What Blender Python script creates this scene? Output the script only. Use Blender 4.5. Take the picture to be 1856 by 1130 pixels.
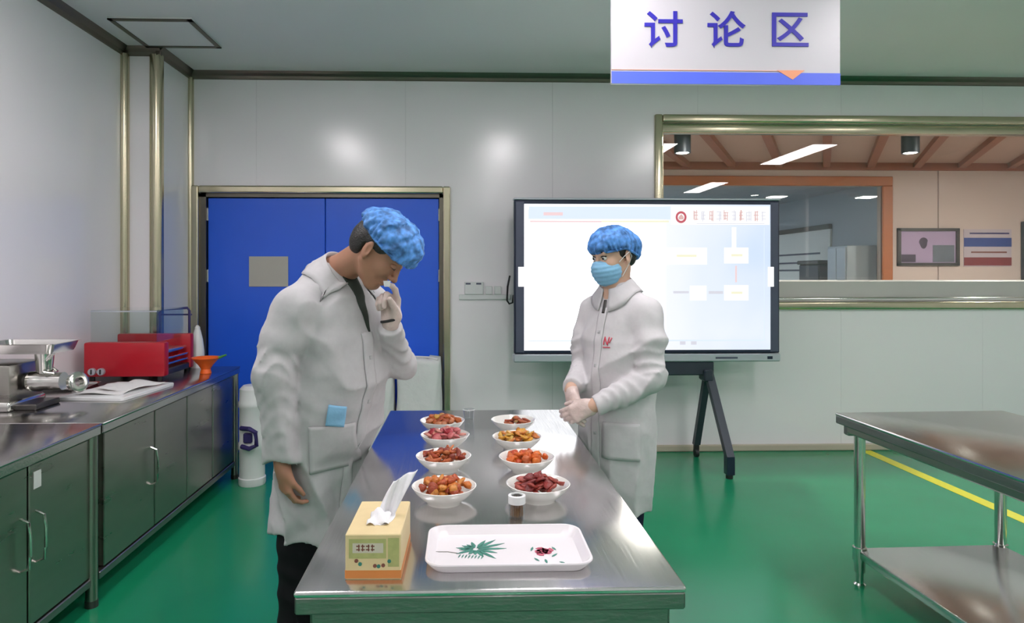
import bpy, bmesh, math, random
import numpy as np
from mathutils import Vector, Matrix

for o in list(bpy.data.objects):
    bpy.data.objects.remove(o, do_unlink=True)
SC = bpy.context.scene
COL = SC.collection
R = math.radians
random.seed(7)

# ------------------------------------------------------------------ camera
FPX, CX, CY, CAMZ, YAW = 1200.0, 874.0, 498.0, 1.46, R(1.7)
cam_d = bpy.data.cameras.new('camera')
cam = bpy.data.objects.new('camera', cam_d)
COL.objects.link(cam)
cam.location = (0, 0, CAMZ)
cam.rotation_euler = (R(90), 0, -YAW)
cam_d.sensor_width = 36
cam_d.lens = FPX / 1856 * 36
cam_d.shift_x = (928 - CX) / 1856
cam_d.shift_y = (CY - 565) / 1856
cam_d.clip_start = 0.05
SC.camera = cam

# ------------------------------------------------------------------ world, exposure
w = bpy.data.worlds.new('world')
SC.world = w
w.use_nodes = True
w.node_tree.nodes['Background'].inputs[0].default_value = (0.75, 0.8, 0.85, 1)
w.node_tree.nodes['Background'].inputs[1].default_value = 0.15
SC.view_settings.view_transform = 'Standard'
SC.view_settings.look = 'None'
SC.view_settings.exposure = 0.0
SC.view_settings.gamma = 1.0
SC.view_settings.use_curve_mapping = False
LAMP = 22.0            # emission of the ceiling light diffusers
SCREEN = 1.03          # emission of the display

# survey helpers: turn a sighting into a point of the room at a known depth, height or wall
cs, sn = math.cos(YAW), math.sin(YAW)
def cf(xr, zf, z):
    return Vector((xr * cs + zf * sn, -xr * sn + zf * cs, z))
def at(px, py, zf):
    return cf((px - CX) / FPX * zf, zf, CAMZ - (py - CY) / FPX * zf)
def atY(px, py, Y):
    r = (px - CX) / FPX
    return at(px, py, Y / (cs - r * sn))
def atZ(px, py, Z):
    return at(px, py, FPX * (CAMZ - Z) / (py - CY))
def atX(px, py, X):
    r = (px - CX) / FPX
    return at(px, py, X / (r * cs + sn))

# ------------------------------------------------------------------ materials
def new_mat(name):
    m = bpy.data.materials.new(name)
    m.use_nodes = True
    nt = m.node_tree
    return m, nt, nt.nodes['Principled BSDF']

def mat(name, col, rough=0.5, metal=0.0, var=0.05, scale=8.0, bump=0.0, bscale=60.0, stretch=(1, 1, 1),
        spec=0.5, rvar=0.0, trans=0.0, sss=0.0, coat=0.0):
    m, nt, b = new_mat(name)
    tc = nt.nodes.new('ShaderNodeTexCoord')
    mp = nt.nodes.new('ShaderNodeMapping')
    mp.inputs['Scale'].default_value = stretch
    nt.links.new(tc.outputs['Object'], mp.inputs['Vector'])
    n = nt.nodes.new('ShaderNodeTexNoise')
    n.inputs['Scale'].default_value = scale
    n.inputs['Detail'].default_value = 4
    nt.links.new(mp.outputs[0], n.inputs['Vector'])
    mix = nt.nodes.new('ShaderNodeMix')
    mix.data_type = 'RGBA'
    c = Vector(col)
    mix.inputs[6].default_value = (*(c * (1 - var)), 1)
    mix.inputs[7].default_value = (*[min(1, x) for x in (c * (1 + var))], 1)
    nt.links.new(n.outputs['Fac'], mix.inputs[0])
    nt.links.new(mix.outputs[2], b.inputs['Base Color'])
    b.inputs['Roughness'].default_value = rough
    if rvar:
        mr = nt.nodes.new('ShaderNodeMapRange')
        mr.inputs['To Min'].default_value = max(0, rough - rvar)
        mr.inputs['To Max'].default_value = rough + rvar
        nt.links.new(n.outputs['Fac'], mr.inputs['Value'])
        nt.links.new(mr.outputs[0], b.inputs['Roughness'])
    b.inputs['Metallic'].default_value = metal
    b.inputs['Specular IOR Level'].default_value = spec
    b.inputs['Transmission Weight'].default_value = trans
    b.inputs['Subsurface Weight'].default_value = sss
    if sss:
        b.inputs['Subsurface Radius'].default_value = (0.01, 0.004, 0.002)
    b.inputs['Coat Weight'].default_value = coat
    if bump:
        n2 = nt.nodes.new('ShaderNodeTexNoise')
        n2.inputs['Scale'].default_value = bscale
        n2.inputs['Detail'].default_value = 3
        nt.links.new(mp.outputs[0], n2.inputs['Vector'])
        bp = nt.nodes.new('ShaderNodeBump')
        bp.inputs['Strength'].default_value = bump
        bp.inputs['Distance'].default_value = 0.01
        nt.links.new(n2.outputs['Fac'], bp.inputs['Height'])
        nt.links.new(bp.outputs[0], b.inputs['Normal'])
    return m

def cloth(name, col, rough, scale, strength, dist, stretch, fine=45.0, var=0.06, spec=0.2, contrast=0.0):
    """woven cloth with crisp crease lines (ridged noise) over fine weave"""
    m, nt, b = new_mat(name)
    tc = nt.nodes.new('ShaderNodeTexCoord')
    mp = nt.nodes.new('ShaderNodeMapping'); mp.inputs['Scale'].default_value = stretch
    mp.inputs['Rotation'].default_value = (0.25, 0.2, 0)
    nt.links.new(tc.outputs['Object'], mp.inputs['Vector'])
    n = nt.nodes.new('ShaderNodeTexNoise'); n.noise_type = 'RIDGED_MULTIFRACTAL'
    n.inputs['Scale'].default_value = scale; n.inputs['Detail'].default_value = 2.5; n.inputs['Distortion'].default_value = 0.6
    nt.links.new(mp.outputs[0], n.inputs['Vector'])
    n2 = nt.nodes.new('ShaderNodeTexNoise'); n2.inputs['Scale'].default_value = fine
    nt.links.new(tc.outputs['Object'], n2.inputs['Vector'])
    mix = nt.nodes.new('ShaderNodeMix'); mix.data_type = 'RGBA'
    c = Vector(col)
    mix.inputs[6].default_value = (*(c * (1 - var)), 1); mix.inputs[7].default_value = (*[min(1, x) for x in (c * (1 + var))], 1)
    if contrast:
        mr = nt.nodes.new('ShaderNodeMapRange')
        mr.inputs['From Min'].default_value = 0.5 - contrast; mr.inputs['From Max'].default_value = 0.5 + contrast
        nt.links.new(n2.outputs['Fac'], mr.inputs['Value']); nt.links.new(mr.outputs[0], mix.inputs[0])
    else:
        nt.links.new(n2.outputs['Fac'], mix.inputs[0])
    nt.links.new(mix.outputs[2], b.inputs['Base Color'])
    b.inputs['Roughness'].default_value = rough; b.inputs['Specular IOR Level'].default_value = spec
    b1 = nt.nodes.new('ShaderNodeBump'); b1.inputs['Strength'].default_value = strength; b1.inputs['Distance'].default_value = dist
    nt.links.new(n.outputs['Fac'], b1.inputs['Height'])
    b2 = nt.nodes.new('ShaderNodeBump'); b2.inputs['Strength'].default_value = 0.15; b2.inputs['Distance'].default_value = 0.004
    nt.links.new(n2.outputs['Fac'], b2.inputs['Height']); nt.links.new(b1.outputs[0], b2.inputs['Normal'])
    nt.links.new(b2.outputs[0], b.inputs['Normal'])
    return m

def emit(name, col, strength):
    m, nt, b = new_mat(name)
    b.inputs['Base Color'].default_value = (0.03, 0.03, 0.03, 1)
    b.inputs['Emission Color'].default_value = (*col, 1)
    b.inputs['Emission Strength'].default_value = strength
    return m

def glass_mat(name, tint=(0.96, 0.98, 0.97), refl=1.0, rough=0.0, ior=1.5):
    m, nt, b = new_mat(name)
    nt.nodes.remove(b)
    out = nt.nodes['Material Output']
    tr = nt.nodes.new('ShaderNodeBsdfTransparent')
    tr.inputs[0].default_value = (*tint, 1)
    gl = nt.nodes.new('ShaderNodeBsdfGlossy')
    gl.inputs['Roughness'].default_value = rough
    gl.inputs['Color'].default_value = (refl, refl, refl, 1)
    fr = nt.nodes.new('ShaderNodeFresnel')
    ge = nt.nodes.new('ShaderNodeNewGeometry')      # same reflectance on the entry and the exit face of a thin sheet
    mr = nt.nodes.new('ShaderNodeMapRange')
    mr.inputs['To Min'].default_value = ior; mr.inputs['To Max'].default_value = 1 / ior
    nt.links.new(ge.outputs['Backfacing'], mr.inputs['Value'])
    nt.links.new(mr.outputs[0], fr.inputs['IOR'])
    mx = nt.nodes.new('ShaderNodeMixShader')
    nt.links.new(fr.outputs[0], mx.inputs[0])
    nt.links.new(tr.outputs[0], mx.inputs[1])
    nt.links.new(gl.outputs[0], mx.inputs[2])
    nt.links.new(mx.outputs[0], out.inputs['Surface'])
    return m

M = {}
M['wall'] = mat('wall_panel_enamel', (0.885, 0.85, 0.875), 0.20, var=0.012, scale=2, spec=0.9)
M['ceiling'] = mat('ceiling_panel_enamel', (0.72, 0.72, 0.72), 0.42, var=0.02, scale=2)
M['floor'] = mat('green_epoxy', (0.010, 0.255, 0.115), 0.22, var=0.08, scale=3, rvar=0.08, bump=0.02, bscale=25)
M['yellow'] = mat('yellow_floor_paint', (0.75, 0.72, 0.03), 0.4, var=0.1, scale=12)
M['gold'] = mat('champagne_aluminium', (0.55, 0.50, 0.36), 0.24, 1.0, var=0.06, scale=5)
M['bronze'] = mat('dark_bronze_aluminium', (0.16, 0.145, 0.12), 0.35, 1.0, var=0.08, scale=5)
M['tan'] = mat('tan_skirting', (0.50, 0.45, 0.35), 0.4, var=0.05)
M['blue'] = mat('blue_door_enamel', (0.022, 0.135, 0.86), 0.32, var=0.05, scale=3)
M['steel'] = mat('brushed_steel', (0.66, 0.645, 0.645), 0.20, 1.0, var=0.06, scale=6, stretch=(40, 1, 1), rvar=0.07, bump=0.012, bscale=5)
M['steel_y'] = mat('brushed_steel_lengthwise', (0.52, 0.505, 0.50), 0.20, 1.0, var=0.08, scale=5, stretch=(1, 30, 30), rvar=0.07, bump=0.02, bscale=3)
M['steel_door'] = mat('cabinet_steel', (0.37, 0.35, 0.32), 0.30, 1.0, var=0.10, scale=3, stretch=(1, 1, 6), rvar=0.08, bump=0.03, bscale=2)
M['apron'] = mat('shade_darkened_steel', (0.30, 0.29, 0.28), 0.38, 1.0, var=0.15, scale=5, stretch=(2, 1, 6), bump=0.15, bscale=14)  # rougher steel, its colour darkened to stand in for shade in its reflections
M['chrome'] = mat('polished_steel', (0.68, 0.67, 0.64), 0.16, 1.0, var=0.05)
M['darkmetal'] = mat('dark_cast_metal', (0.10, 0.095, 0.09), 0.4, 0.8, var=0.2)
M['black'] = mat('black_rubber', (0.012, 0.012, 0.013), 0.5, var=0.2)
M['red'] = mat('red_enamel', (0.45, 0.006, 0.018), 0.32, var=0.08)
M['white_plastic'] = mat('white_plastic', (0.75, 0.76, 0.76), 0.35, var=0.03)
M['porcelain'] = mat('white_porcelain', (0.80, 0.79, 0.75), 0.14, var=0.02, coat=0.3)
M['tray'] = mat('tray_melamine', (0.78, 0.74, 0.77), 0.25, var=0.02)
M['paper'] = mat('white_paper', (0.80, 0.79, 0.78), 0.8, var=0.03, bump=0.05)
M['notice'] = mat('grey_notice_card', (0.52, 0.49, 0.44), 0.6, var=0.04)
M['coat'] = cloth('white_cotton_coat', (0.48, 0.47, 0.48), 0.9, 4.6, 0.8, 0.022, (1.5, 1.5, 0.7))
M['coat_w'] = cloth('white_coat_cloth', (0.59, 0.57, 0.585), 0.9, 5.2, 0.75, 0.020, (1.5, 1.5, 0.75))
M['trouser'] = mat('black_trouser_cloth', (0.008, 0.008, 0.010), 0.85, var=0.3, scale=20, spec=0.2)
M['navy'] = mat('navy_trouser_cloth', (0.010, 0.014, 0.035), 0.85, var=0.2, scale=20, spec=0.2)
M['shirt'] = mat('dark_green_shirt', (0.02, 0.03, 0.022), 0.8, var=0.3, scale=20)
M['skin'] = mat('skin', (0.40, 0.20, 0.13), 0.5, var=0.06, scale=25, sss=0.08, spec=0.3)
M['skin_w'] = mat('skin_light', (0.60, 0.38, 0.28), 0.5, var=0.06, scale=25, sss=0.08, spec=0.3)
M['glove'] = mat('thin_clear_glove', (0.66, 0.52, 0.48), 0.3, var=0.14, scale=45, bump=0.3, bscale=60, spec=0.6)
M['hair'] = mat('black_hair', (0.010, 0.008, 0.007), 0.45, var=0.4, scale=60, bump=0.4, bscale=150)
M['cap'] = cloth('blue_bouffant_cap', (0.085, 0.24, 0.58), 0.6, 17.0, 0.9, 0.008, (1, 1, 1), fine=34.0, var=0.5, spec=0.3, contrast=0.17)
M['mask'] = mat('light_blue_mask', (0.24, 0.49, 0.72), 0.75, var=0.06, scale=30, bump=0.15, bscale=80)
M['eye'] = mat('eye_white', (0.75, 0.72, 0.68), 0.2, var=0.02)
M['iris'] = mat('dark_iris', (0.015, 0.01, 0.008), 0.15, var=0.1)
M['lip'] = mat('lips', (0.42, 0.17, 0.14), 0.45, var=0.05)
M['emblem'] = mat('red_print', (0.65, 0.06, 0.10), 0.7, var=0.1)
M['button'] = mat('grey_button', (0.45, 0.45, 0.46), 0.3, var=0.05)
M['bezel'] = mat('navy_bezel', (0.020, 0.028, 0.055), 0.3, 0.3, var=0.1)
M['bezel_side'] = mat('slate_bezel', (0.09, 0.10, 0.15), 0.35, 0.2, var=0.1)
M['silver'] = mat('silver_trim', (0.52, 0.55, 0.60), 0.35, 0.4, var=0.04)
M['stand'] = mat('slate_powder_coat', (0.035, 0.045, 0.062), 0.4, 0.2, var=0.1)
M['orange'] = mat('orange_plastic', (0.85, 0.13, 0.01), 0.4, var=0.06)
M['green_plastic'] = mat('green_plastic', (0.08, 0.30, 0.06), 0.5, var=0.1)
M['sack'] = mat('white_woven_sack', (0.70, 0.71, 0.70), 0.7, var=0.06, scale=9, bump=0.5, bscale=14)
M['purple'] = mat('dark_purple_print', (0.03, 0.02, 0.12), 0.5, var=0.2)
M['woodframe'] = mat('orange_wood', (0.42, 0.13, 0.035), 0.4, var=0.15, scale=4, stretch=(1, 1, 8))
M['beam'] = mat('red_brown_wood', (0.30, 0.095, 0.045), 0.5, var=0.15, scale=5)
M['woodceil'] = mat('pale_wood_ceiling', (0.50, 0.33, 0.26), 0.55, var=0.08, scale=3)
M['beige'] = mat('beige_wall_paint', (0.60, 0.49, 0.43), 0.6, var=0.03, scale=2)
M['roomgrey'] = mat('blue_grey_wall', (0.40, 0.44, 0.50), 0.35, var=0.03, scale=2)
M['greyledge'] = mat('grey_ledge', (0.50, 0.48, 0.46), 0.4, var=0.04)
M['tissue'] = mat('white_tissue', (0.86, 0.85, 0.88), 0.9, var=0.02, bump=0.15)
M['boxyellow'] = mat('yellow_carton', (0.72, 0.57, 0.31), 0.5, var=0.08, scale=25)
M['boxgreen'] = mat('lime_print', (0.44, 0.43, 0.17), 0.5, var=0.2, scale=60)
M['boxorange'] = mat('orange_print', (0.62, 0.22, 0.05), 0.5, var=0.1)
M['boxbrown'] = mat('brown_print', (0.22, 0.07, 0.05), 0.5, var=0.1)
M['boxpale'] = mat('pale_print', (0.62, 0.55, 0.45), 0.5, var=0.1)
M['fern'] = mat('fern_green_print', (0.05, 0.22, 0.17), 0.4, var=0.35, scale=60)
M['rose'] = mat('rose_print', (0.50, 0.08, 0.14), 0.4, var=0.3, scale=60)
M['twig'] = mat('grey_twig_print', (0.25, 0.24, 0.22), 0.4, var=0.2)
M['toothpick'] = mat('brown_toothpicks', (0.28, 0.15, 0.06), 0.6, var=0.3, scale=90)
M['sign'] = mat('sign_white_acrylic', (0.60, 0.575, 0.62), 0.3, var=0.02)
M['signblue'] = mat('sign_blue_vinyl', (0.035, 0.025, 0.42), 0.4, var=0.05)
M['signband'] = mat('sign_blue_band', (0.10, 0.16, 0.85), 0.4, var=0.08)
M['signorange'] = mat('sign_orange_vinyl', (0.90, 0.36, 0.20), 0.4, var=0.08)
M['lamp'] = emit('lamp_diffuser', (1.0, 0.925, 0.955), LAMP)
M['downlight'] = emit('downlight_glow', (1.0, 0.95, 0.85), 25.0)
M['glass'] = glass_mat('window_glass')
M['acrylic'] = glass_mat('clear_acrylic', (0.90, 0.94, 0.93), ior=1.35)
M['cupglass'] = glass_mat('clear_cup_glass', (0.90, 0.91, 0.92))

# ------------------------------------------------------------------ mesh helpers
class MB:
    """collects shapes in one bmesh"""
    def __init__(s):
        s.bm = bmesh.new()
    def box(s, lo, hi, bevel=0.0, rot=None, seg=1):
        lo, hi = Vector(lo), Vector(hi)
        c = (lo + hi) / 2
        r = bmesh.ops.create_cube(s.bm, size=1.0)
        vs = r['verts']
        d = hi - lo
        for v in vs:
            v.co = Vector((v.co.x * d.x, v.co.y * d.y, v.co.z * d.z))
        if bevel:
            es = list({e for v in vs for e in v.link_edges})
            rr = bmesh.ops.bevel(s.bm, geom=es, offset=bevel, segments=seg, profile=0.5, affect='EDGES')
            vs = list({v for f in rr['faces'] for v in f.verts} | {v for v in vs if v.is_valid})
        for v in vs:
            if rot is not None:
                v.co = rot @ v.co
            v.co += c
        return s
    def cyl(s, a, b, r1, r2=None, n=16, cap=True):
        a, b = Vector(a), Vector(b)
        r2 = r1 if r2 is None else r2
        q = (b - a).to_track_quat('Z', 'Y')
        A, B = [], []
        for i in range(n):
            t = 2 * math.pi * i / n
            u = q @ Vector((math.cos(t), math.sin(t), 0))
            A.append(s.bm.verts.new(a + u * r1))
            B.append(s.bm.verts.new(b + u * r2))
        for i in range(n):
            j = (i + 1) % n
            s.bm.faces.new((A[i], A[j], B[j], B[i]))
        if cap:
            s.bm.faces.new(A[::-1]); s.bm.faces.new(B)
        return s
    def tube(s, pts, r, n=8, closed=False):
        pts = [Vector(p) for p in pts]
        rings = []
        N = len(pts)
        up = Vector((0.13, 0.27, 0.95)).normalized()
        for i, p in enumerate(pts):
            t = (pts[(i + 1) % N] - pts[i - 1]) if closed else (pts[min(i + 1, N - 1)] - pts[max(i - 1, 0)])
            t.normalize()
            u = up.cross(t)
            if u.length < 1e-3:
                u = Vector((1, 0, 0)).cross(t)
            u.normalize()
            v = t.cross(u)
            rr = r[i] if isinstance(r, (list, tuple)) else r
            rings.append([s.bm.verts.new(p + (u * math.cos(2 * math.pi * k / n) + v * math.sin(2 * math.pi * k / n)) * rr) for k in range(n)])
        M_ = N if closed else N - 1
        for i in range(M_):
            a, b = rings[i], rings[(i + 1) % N]
            for k in range(n):
                s.bm.faces.new((a[k], a[(k + 1) % n], b[(k + 1) % n], b[k]))
        if not closed:
            s.bm.faces.new(rings[0][::-1]); s.bm.faces.new(rings[-1])
        return s
    def lathe(s, prof, n=32, c=(0, 0, 0), sx=1, sy=1):
        c = Vector(c)
        rings = []
        for (r, z) in prof:
            if r < 1e-6:
                rings.append([s.bm.verts.new(c + Vector((0, 0, z)))])
            else:
                rings.append([s.bm.verts.new(c + Vector((r * sx * math.cos(2 * math.pi * k / n), r * sy * math.sin(2 * math.pi * k / n), z))) for k in range(n)])
        for a, b in zip(rings, rings[1:]):
            for k in range(n):
                j = (k + 1) % n
                if len(a) == 1 and len(b) == 1:
                    continue
                if len(a) == 1:
                    s.bm.faces.new((a[0], b[j], b[k]))
                elif len(b) == 1:
                    s.bm.faces.new((a[k], a[j], b[0]))
                else:
                    s.bm.faces.new((a[k], a[j], b[j], b[k]))
        return s
    def prism(s, pts, off):
        """closed polygon of 3d points extruded by the vector off"""
        off = Vector(off)
        A = [s.bm.verts.new(Vector(p)) for p in pts]
        B = [s.bm.verts.new(Vector(p) + off) for p in pts]
        n = len(A)
        s.bm.faces.new(A); s.bm.faces.new(B[::-1])
        for i in range(n):
            j = (i + 1) % n
            s.bm.faces.new((A[j], A[i], B[i], B[j]))
        return s
    def rings(s, rings, cap0=True, cap1=True):
        V = [[s.bm.verts.new(Vector(p)) for p in r] for r in rings]
        for a, b in zip(V, V[1:]):
            n = len(a)
            for k in range(n):
                s.bm.faces.new((a[k], a[(k + 1) % n], b[(k + 1) % n], b[k]))
        if cap0: s.bm.faces.new(V[0][::-1])
        if cap1: s.bm.faces.new(V[-1])
        return s
    def sheet(s, grid, thick):
        """grid[i][j] of points -> thin solid"""
        ni, nj = len(grid), len(grid[0])
        g = [[Vector(p) for p in row] for row in grid]
        nor = [[None] * nj for _ in range(ni)]
        for i in range(ni):
            for j in range(nj):
                du = g[min(i + 1, ni - 1)][j] - g[max(i - 1, 0)][j]
                dv = g[i][min(j + 1, nj - 1)] - g[i][max(j - 1, 0)]
                n = du.cross(dv)
                nor[i][j] = n.normalized() if n.length > 1e-12 else Vector((0, 0, 1))
        A = [[s.bm.verts.new(g[i][j]) for j in range(nj)] for i in range(ni)]
        B = [[s.bm.verts.new(g[i][j] + nor[i][j] * thick) for j in range(nj)] for i in range(ni)]
        for i in range(ni - 1):
            for j in range(nj - 1):
                s.bm.faces.new((A[i][j], A[i][j + 1], A[i + 1][j + 1], A[i + 1][j]))
                s.bm.faces.new((B[i][j], B[i + 1][j], B[i + 1][j + 1], B[i][j + 1]))
        for i in range(ni - 1):
            s.bm.faces.new((A[i][0], A[i + 1][0], B[i + 1][0], B[i][0]))
            s.bm.faces.new((A[i + 1][-1], A[i][-1], B[i][-1], B[i + 1][-1]))
        for j in range(nj - 1):
            s.bm.faces.new((A[0][j + 1], A[0][j], B[0][j], B[0][j + 1]))
            s.bm.faces.new((A[-1][j], A[-1][j + 1], B[-1][j + 1], B[-1][j]))
        return s
    def build(s, name, m, parent=None, smooth=False, origin=None):
        bmesh.ops.recalc_face_normals(s.bm, faces=s.bm.faces[:])
        me = bpy.data.meshes.new(name)
        if origin is not None:
            o_ = Vector(origin)
            for v in s.bm.verts:
                v.co -= o_
        s.bm.to_mesh(me); s.bm.free()
        if smooth:
            me.shade_smooth()
            if smooth != 'all':
                me.set_sharp_from_angle(angle=R(35))
        me.materials.append(M[m] if isinstance(m, str) else m)
        o = bpy.data.objects.new(name, me)
        COL.objects.link(o)
        if parent is not None:
            o.parent = parent
        if origin is not None:
            o.location = origin
        return o

def tag(o, label, cat, group=None, kind=None):
    o['label'] = label
    if cat: o['category'] = cat
    if group: o['group'] = group
    if kind: o['kind'] = kind
    return o

def thing(name, label, cat, loc=(0, 0, 0), rz=0.0, group=None, kind=None):
    o = bpy.data.objects.new(name, None)
    o.empty_display_size = 0.1
    COL.objects.link(o)
    o.location = loc
    o.rotation_euler = (0, 0, rz)
    return tag(o, label, cat, group, kind)

def struct(o, label=None):
    o['kind'] = 'structure'
    if label: o['label'] = label
    return o

# ------------------------------------------------------------------ the room
YB = 5.42          # back wall
XL = -2.45         # left wall
XR = 6.6           # right wall (out of the picture)
YF = -3.6          # wall behind the photographer
ZC = 3.10          # ceiling
T = 0.12

struct(MB().box((XL - T, YF - T, -0.1), (XR + T, YB + T, 0)).build('floor', 'floor'), 'glossy green epoxy floor')
cl = struct(MB().box((XL - T, YF - T, ZC), (XR + T, YB + T, ZC + 0.1)).build('ceiling', 'ceiling'), 'grey panel ceiling')
struct(MB().box((XL - T, YF, 0), (XL, YB, ZC)).build('wall_left', 'wall'), 'pale grey panel wall beside the counters')
struct(MB().box((XR, YF, 0), (XR + T, YB, ZC)).build('wall_right', 'wall'), 'pale grey panel wall')
struct(MB().box((XL - T, YF - T, 0), (XR + T, YF, ZC)).build('wall_front', 'wall'), 'pale grey panel wall')

# column in the corner
CX1, CY0 = -2.205, 4.86
struct(MB().box((XL, CY0, 0), (CX1, YB, ZC)).build('wall_column', 'wall'), 'boxed corner column with champagne metal corner strips')

# openings of the back wall
DX0, DX1, DZ1 = atY(362, 0, YB).x, atY(803, 0, YB).x, atY(0, 349, YB).z
WX0, WX1 = atY(1200, 0, YB).x, 5.9
WZ0, WZ1 = atY(0, 549, YB).z, atY(0, 214, YB).z
backing = struct(MB().box((CX1, YB + 0.03, 0), (DX0, YB + T, ZC)).box((DX0, YB + 0.03, DZ1), (DX1, YB + T, ZC))
                 .box((DX1, YB + 0.03, 0), (WX0, YB + T, ZC)).box((WX0, YB + 0.03, 0), (WX1, YB + T, WZ0))
                 .box((WX0, YB + 0.03, WZ1), (WX1, YB + T, ZC)).box((WX1, YB + 0.03, 0), (XR, YB + T, ZC))
                 .build('wall_back', 'bronze'), 'pale grey wall of upright panels with a door and a wide window')
def cut_rects(x0, x1, z0, z1, holes):
    rects = [(x0, x1, z0, z1)]
    for (a, b, c, d) in holes:
        out = []
        for (p, q, r_, s_) in rects:
            if b <= p or a >= q or d <= r_ or c >= s_:
                out.append((p, q, r_, s_)); continue
            if p < a: out.append((p, a, r_, s_))
            if q > b: out.append((b, q, r_, s_))
            m0, m1 = max(p, a), min(q, b)
            if r_ < c: out.append((m0, m1, r_, c))
            if s_ > d: out.append((m0, m1, d, s_))
        rects = out
    return rects
holes = [(DX0, DX1, -1, DZ1), (WX0, WX1, WZ0, WZ1)]
seam = atY(735, 0, YB).x
xs = [CX1] + [seam + 1.205 * k for k in range(-1, 6) if CX1 + 0.1 < seam + 1.205 * k < XR - 0.1] + [XR]
for a, b in zip(xs, xs[1:]):
    mb = MB()
    for (p, q, r_, s_) in cut_rects(a + 0.0006, b - 0.0006, 0.0, ZC, holes):
        mb.box((p, YB, r_), (q, YB + 0.03, s_))
    mb.build('panel', 'wall', backing)

# ceiling hatch
h = [atZ(195, 31, ZC - 0.004), atZ(347, 33, ZC - 0.004), atZ(402, 85, ZC - 0.004), atZ(264, 83, ZC - 0.004)]
hx0 = (h[0].x + h[3].x) / 2; hx1 = (h[1].x + h[2].x) / 2
hy0 = (h[0].y + h[1].y) / 2; hy1 = (h[2].y + h[3].y) / 2
hat = MB().box((hx0, hy0, ZC - 0.012), (hx1, hy1, ZC)).build('ceiling_hatch', 'ceiling')
struct(hat, 'square access hatch with a dark frame in the ceiling')
for a, b in (((hx0, hy0), (hx1, hy0 + .03)), ((hx0, hy1 - .03), (hx1, hy1)), ((hx0, hy0), (hx0 + .03, hy1)), ((hx1 - .03, hy0), (hx1, hy1))):
    MB().box((a[0], a[1], ZC - 0.018), (b[0], b[1], ZC - 0.010)).build('frame_strip', 'bronze', hat)

# trims (cove along the ceiling, round corner strips)
tn = [0]
def trim(mb, m='bronze', label=None, smooth=False):
    tn[0] += 1
    return struct(mb.build('trim_%d' % tn[0], m, smooth=smooth), label)
def cove(a, b, inward):
    """quarter-round cove between wall and ceiling"""
    a, b, n = Vector(a), Vector(b), Vector(inward)
    prof = [(0, -0.06), (0.012, -0.055), (0.022, -0.035), (0.04, -0.018), (0.055, 0), (0, 0)]
    return MB().rings([[a + n * p + Vector((0, 0, q)) for p, q in prof], [b + n * p + Vector((0, 0, q)) for p, q in prof]])
trim(cove((XL, YF, ZC), (XL, CY0, ZC), (1, 0, 0)), label='dark metal cove along the left wall and ceiling')
trim(cove((XL, CY0, ZC), (CX1 + 0.03, CY0, ZC), (0, -1, 0)), label='dark metal cove over the corner column')
trim(cove((CX1, CY0 - .03, ZC), (CX1, YB, ZC), (1, 0, 0)), label='dark metal cove on the side of the corner column')
trim(cove((CX1, YB, ZC), (XR, YB, ZC), (0, -1, 0)), label='dark metal cove along the back wall and ceiling')
def post(x, y, r, z0=0, z1=ZC - 0.05):
    return MB().cyl((x, y, z0), (x, y, z1), r, n=20)
trim(post(XL + 0.012, CY0 - 0.012, 0.035), 'gold', 'champagne metal strip where the left wall meets the column', True)
trim(post(CX1 - 0.015, CY0 + 0.015, 0.048), 'gold', 'round champagne metal corner strip of the column', True)
trim(post(CX1 + 0.008, YB - 0.008, 0.028), 'gold', 'champagne metal strip where the column meets the back wall', True)
# skirting
struct(MB().box((DX1 + 0.06, YB - 0.03, 0), (XR, YB, 0.055), 0.008).build('baseboard_back', 'tan'), 'low tan skirting along the back wall')

# door
fx0, fx1 = DX0, DX1
df = thing('door_1', 'blue double door with a champagne metal frame', None, ((fx0 + fx1) / 2, YB, 0), kind='structure')
def dpart(mb, name, m, parent=None, smooth=False):
    if parent is None: parent = df
    o = mb.build(name, m, smooth=smooth)
    o.parent = parent
    base = Vector(df.location)
    for v in o.data.vertices: v.co -= base
    return o
fw = 0.06
dpart(MB().box((fx0 - fw, YB - 0.035, 0), (fx0, YB + 0.02, DZ1 + fw), 0.012, seg=2), 'frame_side', 'gold')
dpart(MB().box((fx1, YB - 0.035, 0), (fx1 + fw, YB + 0.02, DZ1 + fw), 0.012, seg=2), 'frame_side', 'gold')
dpart(MB().box((fx0, YB - 0.035, DZ1), (fx1, YB + 0.02, DZ1 + fw), 0.012, seg=2), 'frame_head', 'gold')
dpart(MB().box((fx0, YB + 0.0, 0), (fx0 + 0.05, YB + 0.09, DZ1)).box((fx1 - 0.03, YB, 0), (fx1, YB + 0.09, DZ1)).box((fx0, YB, DZ1 - 0.03), (fx1, YB + 0.09, DZ1)), 'frame_reveal', 'bronze')
mx = atY(590, 0, YB + 0.04).x
ll = dpart(MB().box((fx0 + 0.055, YB + 0.03, 0.01), (mx - 0.003, YB + 0.075, DZ1 - 0.035), 0.004), 'door_leaf', 'blue')
rl = dpart(MB().box((mx + 0.003, YB + 0.03, 0.01), (fx1 - 0.035, YB + 0.075, DZ1 - 0.035), 0.004), 'door_leaf', 'blue')
for z in (0.35, 1.45, 1.95):
    dpart(MB().cyl((fx1 - 0.032, YB + 0.024, z - .05), (fx1 - 0.032, YB + 0.024, z + .05), 0.009, n=10), 'hinge', 'chrome', rl)
    dpart(MB().cyl((fx0 + 0.053, YB + 0.024, z - .05), (fx0 + 0.053, YB + 0.024, z + .05), 0.009, n=10), 'hinge', 'chrome', ll)
a, b = atY(451, 465, YB + 0.02), atY(522, 520, YB + 0.02)
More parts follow.
